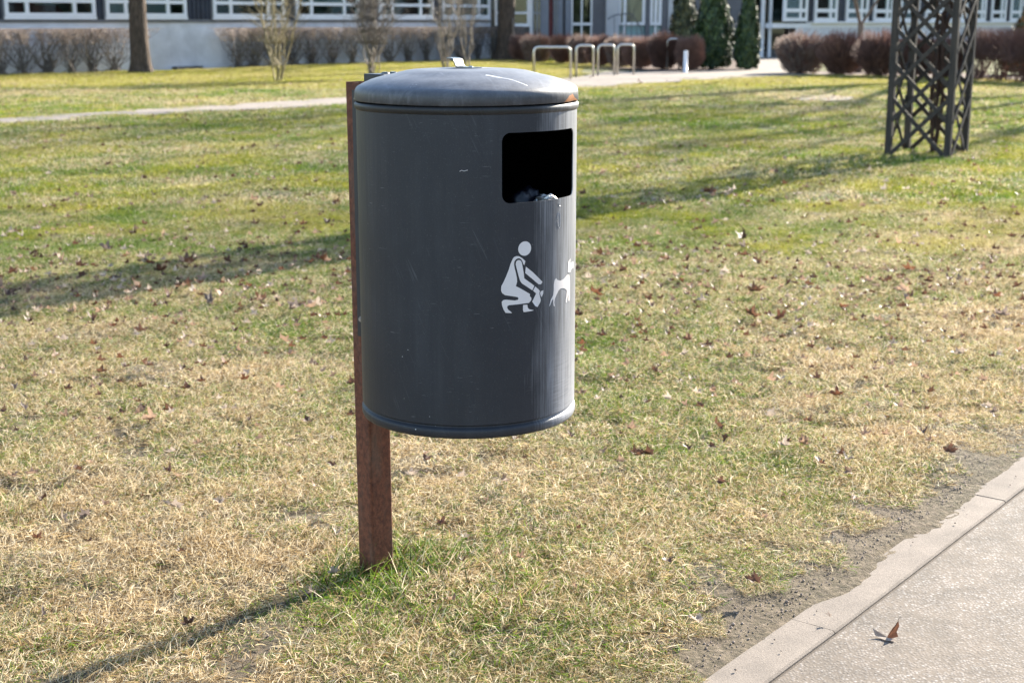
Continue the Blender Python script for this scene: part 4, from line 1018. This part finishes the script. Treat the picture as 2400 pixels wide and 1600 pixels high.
for seed, x, y, n_, h, spd, m1, m2, lab in ((1, 652, 191, 10, 3.0, 1.0, 'willow', 'willow', 'leafless yellowish multi stemmed shrub alone on the lawn left of the post'),
        (2, 872, 188, 10, 2.9, .75, 'willow2', 'twig', 'leafless bushy shrub rising directly behind the post top'),
        (3, 1046, 168, 8, 3.2, .9, 'willow2', 'willow2', 'leafless pale stemmed shrub behind the lid handle'), (4, 1096, 158, 7, 3.2, .8, 'willow2', 'twig', 'leafless shrub between the lid handle and the thick tree trunk')):
    a, b = stems(seed, n_, h, spd, .019, 5 if seed != 2 else 11); g_ = gp(x, y); shrub_thing('bare_shrub', (('stem', a), ('twig', b)), (M[m1], M[m2]), (g_.x, g_.y, 0), lab, 'shrub', None)
def tree(name, loc, h, r0, seed, label, lean=(0, 0), fork=.34, m='bark', levels=4, group=None, flare=1.5, dens=1.0):
    g = random.Random(seed); e = empty(name, loc); tag(e, label, 'tree', group)
    bm = bmesh.new(); n_ = 24; rings = []
    H = h * fork; zz = [-.15, 0, .05, .12, .25, .45, .8, 1.3, 2.0] + [2.0 + (H - 2.0) * i / 4 for i in range(1, 5)] if H > 2.2 else [-.1, 0, .08, .2, H * .5, H]
    for z_ in zz:
        k_ = r0 * (1 + (flare - 1) * math.exp(-max(z_, 0) / .22)) * (1 - .25 * z_ / max(H, 1)); ring = []
        for i in range(n_):
            a_ = 2 * math.pi * i / n_; lob = 1 + .10 * math.exp(-max(z_, 0) / .5) * math.sin(5 * a_ + seed) + .035 * math.sin(9 * a_ + 3 * z_) + .03 * math.sin(4 * z_ + a_)
            ring.append(bm.verts.new((lean[0] * z_ + k_ * lob * math.cos(a_), lean[1] * z_ + k_ * lob * math.sin(a_), z_)))
        rings.append(ring)
    for a_, b_ in zip(rings[:-1], rings[1:]):
        for i in range(n_): bm.faces.new((a_[i], a_[(i + 1) % n_], b_[(i + 1) % n_], b_[i]))
    obj('trunk', bm, M[m], e, True)
    s_ = Sticks()
    def grow(p_, d_, L, r_, lv):
        k_ = 3
        for j in range(k_):
            d_ = (d_ + Vector((g.gauss(0, .12), g.gauss(0, .12), .05))).normalized(); q_ = p_ + d_ * L / k_; s_.add(p_, q_, r_, r_ * .85); r_ *= .85; p_ = q_
            if lv > 0 and j < k_ - 1 and g.random() < .6 * dens: grow(p_, (d_ + Vector((g.gauss(0, .6), g.gauss(0, .6), g.uniform(-.1, .4)))).normalized(), L * .6, r_ * .6, lv - 1)
        if lv > 0:
            for m_ in range(2 if lv < levels else 3): grow(p_, (d_ + Vector((g.gauss(0, .5), g.gauss(0, .5), g.uniform(0, .35)))).normalized(), L * g.uniform(.62, .8), r_ * .75, lv - 1)
    top = Vector((lean[0] * H, lean[1] * H, H - .1))
    for i in range(3): 
        a_ = 2.09 * i + g.uniform(-.4, .4); grow(top, Vector((math.cos(a_) * .55, math.sin(a_) * .55, .8)).normalized(), h * .26, r0 * .5, levels)
    s_.build('crown', M[m], e); return e
g_ = gp(331, 172); tree('bare_tree', (g_.x, g_.y, 0), 9, .225, 11, 'thick straight leafless tree trunk between the two hedges at left', flare=1.35)
g_ = gp(1184, 142); tb = tree('bare_tree', (g_.x, g_.y, 0), 10, .29, 12, 'thick leafless trunk leaning slightly right with a pale root, behind the lid', lean=(.035, 0), flare=1.35)
bm = bmesh.new(); tube(bm, [(.24, -.22, 1.3), (.27, -.25, .6), (.33, -.3, .25), (.46, -.36, .08), (.66, -.42, -.02)], [.04, .05, .055, .05, .02], 8); obj('root', bm, M['root'], tb, True)
g_ = gp(2036, 176); tree('small_tree', (g_.x, g_.y + 1.0, 0), 8.5, .085, 13, 'slender leafless tree forking above the brown round shrubs', fork=.14, flare=1.2, m='root', levels=5)
tree('bare_tree', (16.0, 38.0, 0), 18, .42, 16, 'very tall leafless tree far beyond the right edge, shading the back lawn', levels=5, dens=1.3)
tree('bare_tree', (15.5, 31.0, 0), 14, .36, 14, 'tall leafless tree standing beyond the right edge whose branches shade the lawn', levels=5, dens=1.3)
# conifers
def conifer(name, loc, h, w_, seed, mats, label, n_=9000, base=.08, trunkless=False, sz=.055):
    g = np.random.default_rng(seed); e = empty(name, loc); tag(e, label, 'conifer')
    z_ = base + (h - base) * (1 - np.sqrt(g.uniform(0, 1, n_))); z_ = np.clip(z_, base, h); f = (z_ - base) / (h - base)
    prof_ = np.where(f < .12, .72 + 2.3 * f, 1 - ((f - .12) / .88) ** 1.15) ; th_ = g.uniform(0, 6.283, n_)
    lump = 1 + .16 * np.sin(th_ * 4 + z_ * 5 + seed) + .12 * np.sin(th_ * 7 - z_ * 9)
    rr = w_ * prof_ * lump * g.uniform(.25, 1, n_) ** .35
    c_ = np.stack([rr * np.cos(th_), rr * np.sin(th_), z_], 1)
    nrm = np.stack([np.cos(th_), np.sin(th_), g.uniform(-.1, .5, n_)], 1) + g.normal(0, .35, (n_, 3)); nrm /= np.linalg.norm(nrm, axis=1, keepdims=True)
    up_ = np.stack([g.normal(0, .3, n_), g.normal(0, .3, n_), np.ones(n_)], 1); a_ = np.cross(nrm, up_); a_ /= np.linalg.norm(a_, axis=1, keepdims=True); b_ = np.cross(a_, nrm)
    s = g.uniform(.6, 1.3, (n_, 1)) * sz
    V_ = np.stack([c_ - b_ * s, c_ + a_ * s * .55, c_ + b_ * s * 1.3, c_ - a_ * s * .55], 1).reshape(-1, 3); q_ = np.arange(n_)[:, None] * 4 + np.arange(4)[None]
    pick = g.uniform(0, 1, n_) < .72
    def sub(sel, m_, nm):
        idx = np.where(sel)[0]; VV = V_.reshape(n_, 4, 3)[idx].reshape(-1, 3); npmesh(nm, VV, np.arange(len(idx))[:, None] * 4 + np.arange(4)[None], m_, e)
    sub(pick, mats[0], 'foliage'); sub(~pick, mats[1], 'foliage')
    bm = bmesh.new(); tube(bm, [(0, 0, -.05), (0, 0, h * .9)], [.07, .01], 8); obj('trunk', bm, M['bark'], e)
    return e
def fol(name, a, b):
    t = NT(name); t.set(Base_Color=t.ramp(t.noise(t.pos(), 6, 4), [(.3, a), (.7, b)]), Roughness=.6); return t.m
F1_, F2_ = fol('thuja_dark', (.012, .028, .008, 1), (.030, .058, .014, 1)), fol('thuja_light', (.05, .085, .02, 1), (.10, .14, .035, 1))
F3_, F4_ = fol('cedar_dark', (.022, .030, .014, 1), (.045, .055, .022, 1)), fol('cedar_light', (.09, .095, .035, 1), (.16, .16, .06, 1))
for x, y, wpx, h, lab, mm, nn in ((1668, 163, 96, 3.3, 'broad dark green thuja right of the brown shrub row', (F1_, F2_), 11000), (1750, 165, 58, 2.7, 'slimmer dark green thuja, the right one of the pair', (F1_, F2_), 8000), (1600, 150, 66, 4.2, 'loose olive green conifer behind and left of the thujas', (F3_, F4_), 8000)):
    g_ = gp(x, y); conifer('thuja' if 'thuja ' in lab + ' ' and 'olive' not in lab else 'conifer', (g_.x, g_.y, 0), h, wpx / FPX * g_.y / 2, x, mm, lab, nn)
# orange leaved shrub far right, above the hedge
OF = fol('orange_leaves', (.30, .09, .02, 1), (.48, .17, .05, 1)); OG = fol('olive_leaves', (.05, .05, .015, 1), (.10, .09, .03, 1))
g_ = gp(2402, 176); conifer('beech_shrub', (g_.x, g_.y, 0), 1.75, .55, 99, (OG, OF), 'olive shrub with orange leaved tips at the far right edge', 3500)

# ================================================================ BUILDINGS
M['plinth'] = mat_conc('plinth_render', (.66, .66, .70), 1.2, .2); M['wframe'] = simple('window_white', (.80, .80, .83, 1), .4, .04, 5)
M['clad'] = simple('navy_cladding', (.020, .026, .045, 1), .45, .3, 3); M['greyclad'] = simple('grey_strip', (.10, .105, .12, 1), .5, .2, 3)
M['drip'] = simple('drip_edge', (.14, .14, .15, 1), .6, .2, 3); M['wall_dark'] = simple('grey_wall', (.13, .13, .145, 1), .7, .12, 2); M['wall_light'] = simple('light_wall', (.50, .50, .52, 1), .7, .08, 2)
M['bluegrey'] = simple('blue_grey_frame', (.18, .20, .25, 1), .4, .12, 2); M['teal'] = simple('teal_panel', (.22, .36, .38, 1), .35, .1, 2); M['brick'] = simple('brown_brick', (.11, .062, .052, 1), .85, .3, 14, bumps=.4)
M['stone'] = mat_conc('dark_stone', (.12, .115, .11), 5, .6); M['roof'] = simple('roof_grey', (.12, .12, .12, 1), .8)
def mat_glass():
    t = NT('window_glass'); t.t.nodes.remove(t.b)
    gl = t.n('ShaderNodeBsdfGlossy'); gl.inputs['Roughness'].default_value = .03; gl.inputs['Color'].default_value = (.8, .88, .88, 1)
    tr = t.n('ShaderNodeBsdfTransparent'); tr.inputs[0].default_value = (.72, .78, .76, 1)
    fr = t.n('ShaderNodeLayerWeight'); fr.inputs[0].default_value = .25
    mx = t.n('ShaderNodeMixShader'); t.l(t.math('ADD', t.math('MULTIPLY', fr.outputs['Fresnel'], .45), .03, clamp=True), mx.inputs[0])
    t.l(tr.outputs[0], mx.inputs[1]); t.l(gl.outputs[0], mx.inputs[2]); t.l(mx.outputs[0], t.out.inputs[0]); return t.m
M['glass'] = mat_glass()
def room_mat(name, cols_, sc=1.2):
    t = NT(name); v = t.n('ShaderNodeTexVoronoi'); t.l(t.mapping(t.coord(), (1, 1, 1.7)), v.inputs['Vector']); v.inputs['Scale'].default_value = sc; v.distance = 'CHEBYCHEV'
    s_ = t.n('ShaderNodeSeparateColor'); t.l(v.outputs['Color'], s_.inputs[0])
    t.set(Base_Color=t.ramp(s_.outputs[0], [(i / (len(cols_) - 1), c_) for i, c_ in enumerate(cols_)]), Roughness=.8); return t.m
M['room'] = room_mat('room_clutter', [(.03, .04, .035, 1), (.25, .08, .08, 1), (.16, .2, .18, 1), (.4, .42, .38, 1), (.06, .09, .08, 1)])
M['room2'] = room_mat('room_dark', [(.02, .02, .02, 1), (.06, .07, .07, 1), (.12, .14, .14, 1), (.03, .04, .04, 1)]); M['blind'] = simple('pale_blind', (.42, .46, .48, 1), .7, .1, 3)
class Facade:
    """local frame: x along the wall, y outward (towards the lawn), z up"""
    def __init__(s, name, A, B, label, cat='building'):
        s.A, s.B = Vector((A[0], A[1], 0)), Vector((B[0], B[1], 0)); d = (s.B - s.A).normalized(); s.d = d; s.L = (s.B - s.A).length
        s.e = empty(name, s.A, math.atan2(d.y, d.x)); tag(s.e, label, cat)
    def x(s, px):    # where pixel column px meets the wall
        u = (px - 1200) / FPX; 
        # X = u*(Y*cp + HC*sp - z*sp) with z ~ eye height: X = u*Y*cp
        A, d = s.A, s.d; t = (u * A.y * cp - A.x) / (d.x - u * d.y * cp); return t
    def Y(s, x): return s.A.y + s.d.y * x
    def box(s, name, x0, x1, o0, o1, z0, z1, m, parent=None, bev=0):   # o = outward distance
        return boxobj(name, (min(x0, x1), max(x0, x1), -o1, -o0, z0, z1), m, parent or s.e, bev)
def window(F, x0, x1, z0, z1, fr, vs_, hs_, m, room, name='window', fw=.06, depth=.03):
    """frame with vertical bars vs_ (fractions) and horizontal bars hs_ (heights); every pane its own sub-part"""
    bm = bmesh.new(); y0, y1 = -depth - .05, -depth + .03
    xs_ = [x0] + [x0 + (x1 - x0) * v for v in vs_] + [x1]; zs_ = [z0] + list(hs_) + [z1]
    for i, xx in enumerate(xs_): h_w = fw / 2; c_ = xx + (h_w if i == 0 else (-h_w if i == len(xs_) - 1 else 0)); box(bm, c_ - h_w, c_ + h_w, y0, y1, z0, z1)
    for i in range(len(xs_) - 1):
        a_ = xs_[i] + (fw if i == 0 else fw / 2); b_ = xs_[i + 1] - (fw if i == len(xs_) - 2 else fw / 2)
        for j, zz in enumerate(zs_): h_w = fw / 2; c_ = zz + (h_w if j == 0 else (-h_w if j == len(zs_) - 1 else 0)); box(bm, a_, b_, y0 + .002, y1 - .002, c_ - h_w, c_ + h_w)
    o = obj(name, bm, m, F.e)
    for i in range(len(xs_) - 1):
        for j in range(len(zs_) - 1): boxobj('pane', (xs_[i] + .01, xs_[i + 1] - .01, -depth - .012, -depth - .004, zs_[j] + .01, zs_[j + 1] - .01), M['glass'], o)
    return o
def corrugated(F, x0, x1, z0, z1, m, pitch=.13, dep=.03, name='cladding_panel'):
    bm = bmesh.new(); n_ = max(2, int((x1 - x0) / pitch)); w_ = (x1 - x0) / n_; P = []
    for i in range(n_):
        a_ = x0 + i * w_; P += [(a_, 0), (a_ + w_ * .45, 0), (a_ + w_ * .55, dep), (a_ + w_ * .9, dep)]
    P.append((x1, 0)); lo = [bm.verts.new((p[0], -p[1], z0)) for p in P]; hi = [bm.verts.new((p[0], -p[1], z1)) for p in P]
    for i in range(len(P) - 1): bm.faces.new((lo[i], lo[i + 1], hi[i + 1], hi[i]))
    return obj(name, bm, m, F.e)
TOP = 3.3
# ---- left wing
LA, LB = gp(-420, 198), gp(1156, 139.5)
A0, B0 = gp(0, 176.5), gp(1150, 139.5); dW = (B0 - A0).normalized(); LA = A0 - dW * 6
F = Facade('school_wing', LA, B0, 'long low building with white plinth, navy cladding and white windows behind the hedges')
SILL = 1.245
F.box('plinth', 0, F.L, -.25, 0.0, -.1, 1.165, M['plinth'])
F.box('drip_edge', 0, F.L, -.2, .035, 1.167, 1.235, M['drip'])
F.box('back_wall', 0, F.L, -6.2, -6.0, -.1, TOP, M['wall_light']); F.box('end_wall', F.L - .2, F.L, -5.998, -.252, -.1, TOP, M['wall_light']); F.box('roof', -.1, F.L + .1, -6.3, .25, TOP + .002, TOP + .25, M['roof'])
F.box('room_wall', 0.2, F.L - .3, -2.2, -2.1, .9, TOP, M['room'])
F.box('room_floor', 0.2, F.L - .3, -2.098, -.26, 1.0, 1.05, M['stone'])
F.box('lintel', 0, F.L, -.2, .0, 2.72, TOP, M['clad'])
W = [(-205, -15), (10, 222), (247, 435), (498, 665), (692, 838), (886, 1012), (1035, 1145)]
prevx = 0.0
for i, (a, b) in enumerate(W):
    x0, x1 = F.x(a), F.x(b)
    corrugated(F, prevx + .004, x0 - .004, 1.237, 2.718, M['clad'] if i != 1 else M['clad'])
    F.box('edge_strip', x0 - .07, x0 - .006, -.05, .034, 1.237, 2.716, M['greyclad'])
    window(F, x0, x1, 1.30, 2.715, None, (.235, .76), (1.66,), M['wframe'], M['room'], fw=.085)
    F.box('sill', x0 - .02, x1 + .02, -.03, .075, 1.238, 1.298, M['wframe'])
    if i in (2, 3, 4, 6): F.box('blind', x0 + .1, x1 - .1 - (.5 if i == 3 else 0), -.42, -.40, 1.31 if i != 4 else 1.7, 2.7, M['blind'] if i != 3 else M['room2'])
    prevx = x1
corrugated(F, prevx + .004, F.L, 1.237, 2.718, M['greyclad'])
# low dark light well cover at the foot of the wall
a_, b_ = F.x(398), F.x(458); F.box('cellar_hatch', a_, b_, .002, .22, 0, .075, M['stone'])
# ---- entrance block
EA, EB = (B0.x + .05, B0.y + 1.2), (gp(1840, 130).x * 1.0, 49.0)
E_ = Facade('entrance_building', EA, EB, 'glazed entrance block with grey columns, red door panel and light wall behind the brown shrubs')
def ez(y, px): return hz(y, E_.Y(E_.x(px)))
def ecol(px0, px1, m, y_top=None, z0=-.1, z1=2.9, o0=-.1, o1=.06, name='column'):
    return E_.box(name, E_.x(px0), E_.x(px1), o0, o1, z0, z1, m)
E_.box('back_wall', 0, E_.L, -4.2, -4.0, -.1, TOP, M['room2']); E_.box('roof', -.1, E_.L + .1, -4.3, .5, 2.95, 3.2, M['roof']); E_.box('floor', 0, E_.L, -3.99, .0, -.05, .25, M['stone'])
E_.box('fascia', 0, E_.L, -.1, .05, 2.902, 2.948, M['wall_dark'])
ecol(1158, 1241, M['stone'], z1=ez(62, 1200), o1=.04, name='plinth')
window(E_, E_.x(1160), E_.x(1240), ez(61, 1200), 2.88, None, (.5,), (ez(31, 1200),), M['wframe'], None, fw=.07)
E_.box('sill', E_.x(1196), E_.x(1240), .0, .1, ez(64, 1200), ez(60, 1200), M['wframe'])
ecol(1241, 1247, M['wframe'], o1=.09)
window(E_, E_.x(1248), E_.x(1269), .3, 2.88, None, (.5,), (1.46,), M['bluegrey'], None, fw=.05)
ecol(1269, 1285, M['bluegrey'])
E_.box('door', E_.x(1287), E_.x(1296), -.12, -.06, .26, 2.85, simple('red_door', (.14, .012, .02, 1), .5))
window(E_, E_.x(1296.5), E_.x(1307), .26, 2.85, None, (.5,), (1.46,), M['bluegrey'], None, name='door_glazing', fw=.035)
ecol(1308, 1318, M['bluegrey']); ecol(1318.5, 1323, M['clad'], o1=.02); ecol(1324, 1337, M['bluegrey'], o1=.12)
window(E_, E_.x(1338), E_.x(1387), .3, 2.88, None, (.5,), (1.1,), M['wframe'], None, fw=.05)
E_.box('bar', E_.x(1338), E_.x(1388), .0, .08, ez(60, 1360), ez(54, 1360), M['wframe'])
ecol(1388, 1417, M['wall_dark'], name='wall'); ecol(1417.5, 1447, M['wall_light'], o1=.3, name='wall')
E_.box('blind', E_.x(1449), E_.x(1548), -.55, -.5, 1.1, 2.8, M['blind'])
E_.box('spandrel', E_.x(1447), E_.x(1549), -.09, -.05, ez(82, 1500), ez(61, 1500), M['teal'])
E_.box('plinth', E_.x(1447.5), E_.x(1549), -.1, .04, -.1, ez(82.5, 1500), M['wall_light'])
window(E_, E_.x(1448), E_.x(1511), ez(60, 1480), 2.88, None, (.24,), (), M['wframe'], None, fw=.10)
E_.box('mullion', E_.x(1461), E_.x(1465), -.04, .03, ez(82, 1480), ez(61, 1480), M['wframe'])
ecol(1511.5, 1521, M['wall_dark'], o1=.12)
window(E_, E_.x(1522), E_.x(1549), ez(60, 1530), 2.88, None, (.5,), (), M['wframe'], None, fw=.10)
E_.box('mullion', E_.x(1534), E_.x(1538), -.04, .03, ez(82, 1530), ez(61, 1530), M['wframe'])
ecol(1549.5, 1563, M['wall_dark'], name='wall'); ecol(1564, 1580, M['wall_light'], o1=.14)
ecol(1581, 1768, M['wall_dark'], name='wall', o1=.0)
window(E_, E_.x(1696), E_.x(1730), .4, 2.88, None, (.5,), (1.4,), M['wframe'], None, fw=.08, depth=-.06)
E_.box('glass_panel', E_.x(1768), E_.x(1840), -.03, -.01, .02, 2.88, M['glass'])
ecol(1781, 1789, M['wframe'], o0=.02, o1=.16, name='steel_post'); ecol(1800, 1806, M['wframe'], o0=.02, o1=.16, name='steel_post')
# handrail in front of the entrance glass
hr = empty('handrail', (0, 0, 0)); tag(hr, 'thin dark metal handrail in front of the light entrance glass', 'handrail')
mr = simple('rail_dark', (.12, .12, .13, 1), .4); Yh = E_.Y(E_.x(1460)) - 1.3
def hpnt(px, py): return ((px - 1200) / FPX * (Yh * cp), Yh, hz(py, Yh))
bm = bmesh.new(); tube(bm, [hpnt(1424, 46), hpnt(1440, 36), hpnt(1480, 32), hpnt(1500, 62), hpnt(1508, 86)], .02, 8); obj('top_rail', bm, mr, hr)
for px_ in (1440, 1455, 1468, 1480, 1493):
    bm = bmesh.new(); x_, y_, z_ = hpnt(px_, 35 if px_ < 1485 else 52); tube(bm, [(x_, y_, 0), (x_, y_, z_)], .012, 6); obj('baluster', bm, mr, hr)
# ---- right wing
RA = Vector((E_.B.x + .25, E_.B.y + .2, 0)); RBx = 1.0
RB = Vector((24.6, 63.0, 0))
F = Facade('classroom_wing', RA, RB, 'long building with white window bands and navy panels behind the trellis tower')
zs = hz(51, 52)
F.box('plinth', 0, F.x(1866), -.3, -.02, -.1, hz(66, 50), M['brick']); F.box('band', F.x(1812), F.L + 3, -.3, .0, hz(66, 50) + .002, zs - .06, M['wframe'])
F.box('plinth', F.x(1866), F.L + 3, -.3, -.01, -.1, hz(66, 50), M['plinth'])
F.box('sill', 0, F.L + 3, -.2, .12, zs - .058, zs, M['wframe'])
F.box('back_wall', 0, F.L + 3, -6.2, -6, -.1, TOP, M['wall_light']); F.box('roof', 0, F.L + 3, -6.3, .3, TOP, TOP + .25, M['roof']); F.box('room_wall', .1, F.L + 3, -2.2, -2.1, 1, TOP, M['room2'])
F.box('lintel', 0, F.L + 3, -.2, 0, 2.8, TOP - .002, M['clad'])
RW = [(1833, 1888), (1905, 1958), (1979, 2030), (2044, 2088), (2105, 2150), (2165, 2208), (2222, 2262), (2275, 2306), (2319, 2353), (2364, 2396), (2410, 2440)]
prevx = 0
for a, b in RW:
    x0, x1 = F.x(a), F.x(b); corrugated(F, prevx + .004, x0 - .004, zs + .002, 2.798, M['clad'], .2)
    window(F, x0, x1, zs + .002, 2.795, None, (.70,), (zs + .36,), M['wframe'], None, fw=.12); prevx = x1
corrugated(F, prevx + .004, F.L + 3, zs + .002, 2.798, M['clad'], .2)

# ================================================================ BIKE STANDS, BOLLARD
M['steel'] = simple('brushed_steel', (.62, .60, .56, 1), .28, .12, 30, metallic=.85)
def ustand(px0, px1, pyb, pyt, label):
    g0 = gp(px0, pyb); g1 = gp(px1, pyb); h_t = hz(pyt, g0.y); r_ = .024; bm = bmesh.new(); L = g1.x - g0.x; c_ = .09
    P = [(0, 0, -.05), (0, 0, h_t - c_)] + [(c_ - c_ * math.cos(R(a_)), 0, h_t - c_ + c_ * math.sin(R(a_))) for a_ in (22, 45, 68, 90)] + [(L - c_ + c_ * math.sin(R(a_)), 0, h_t - c_ + c_ * math.cos(R(a_))) for a_ in (0, 22, 45, 68, 90)] + [(L, 0, -.05)]
    tube(bm, P, r_, 12); o = obj('bike_stand', bm, M['steel'], None, True); o.location = (g0.x, g0.y, 0)
    tag(o, label, 'bike stand', 'steel bike stands beside the forecourt'); return o
ustand(1447, 1485, 177, 105, 'steel hoop bike stand, rightmost and nearest the bollard')
ustand(1401, 1439.5, 179, 106, 'steel hoop bike stand, second from the right')
ustand(1350, 1390, 183, 107, 'steel hoop bike stand, third from the right')
ustand(1251, 1337, 188, 111, 'wide steel hoop rail at the left end of the bike stands')
ustand(1563, 1591, 165, 92, 'small bright steel hoop in front of the dark purple shrub')
g_ = gp(1606, 173); bm = bmesh.new(); lathe(bm, [(0, .53), (.03, .53), (.048, .515), (.05, .49), (.05, 0), (.062, 0), (.062, -.05)], 20)
o = obj('bollard', bm, M['wframe'], None, True); o.location = (g_.x, g_.y, 0); tag(o, 'short white round bollard at the path edge before the shrubs', 'bollard')

# ================================================================ ADDED BLOCK (unseen, put in to tone down the window reflections)
NB = empty('added_reflection_block', (44, -22, 0)); tag(NB, 'unseen brick block added beyond the right edge for the classroom window reflections', 'building')
boxobj('wall', (0, 9, 0, 130, -.1, 7), M['brick'], NB); boxobj('roof', (-.4, 9.4, -.4, 130.4, 7.002, 7.4), M['roof'], NB)
wm = bpy.data.meshes.new('window'); bm = bmesh.new(); box(bm, -.06, -.004, 0, 1.6, 0, 1.5); bm.to_mesh(wm); bm.free(); wm.materials.append(M['wframe'])
for zz in (1.1, 4.3):
    for k in range(39):
        o = bpy.data.objects.new('window', wm); C.objects.link(o); o.parent = NB; o.location = (0, 1.5 + k * 3.3, zz)
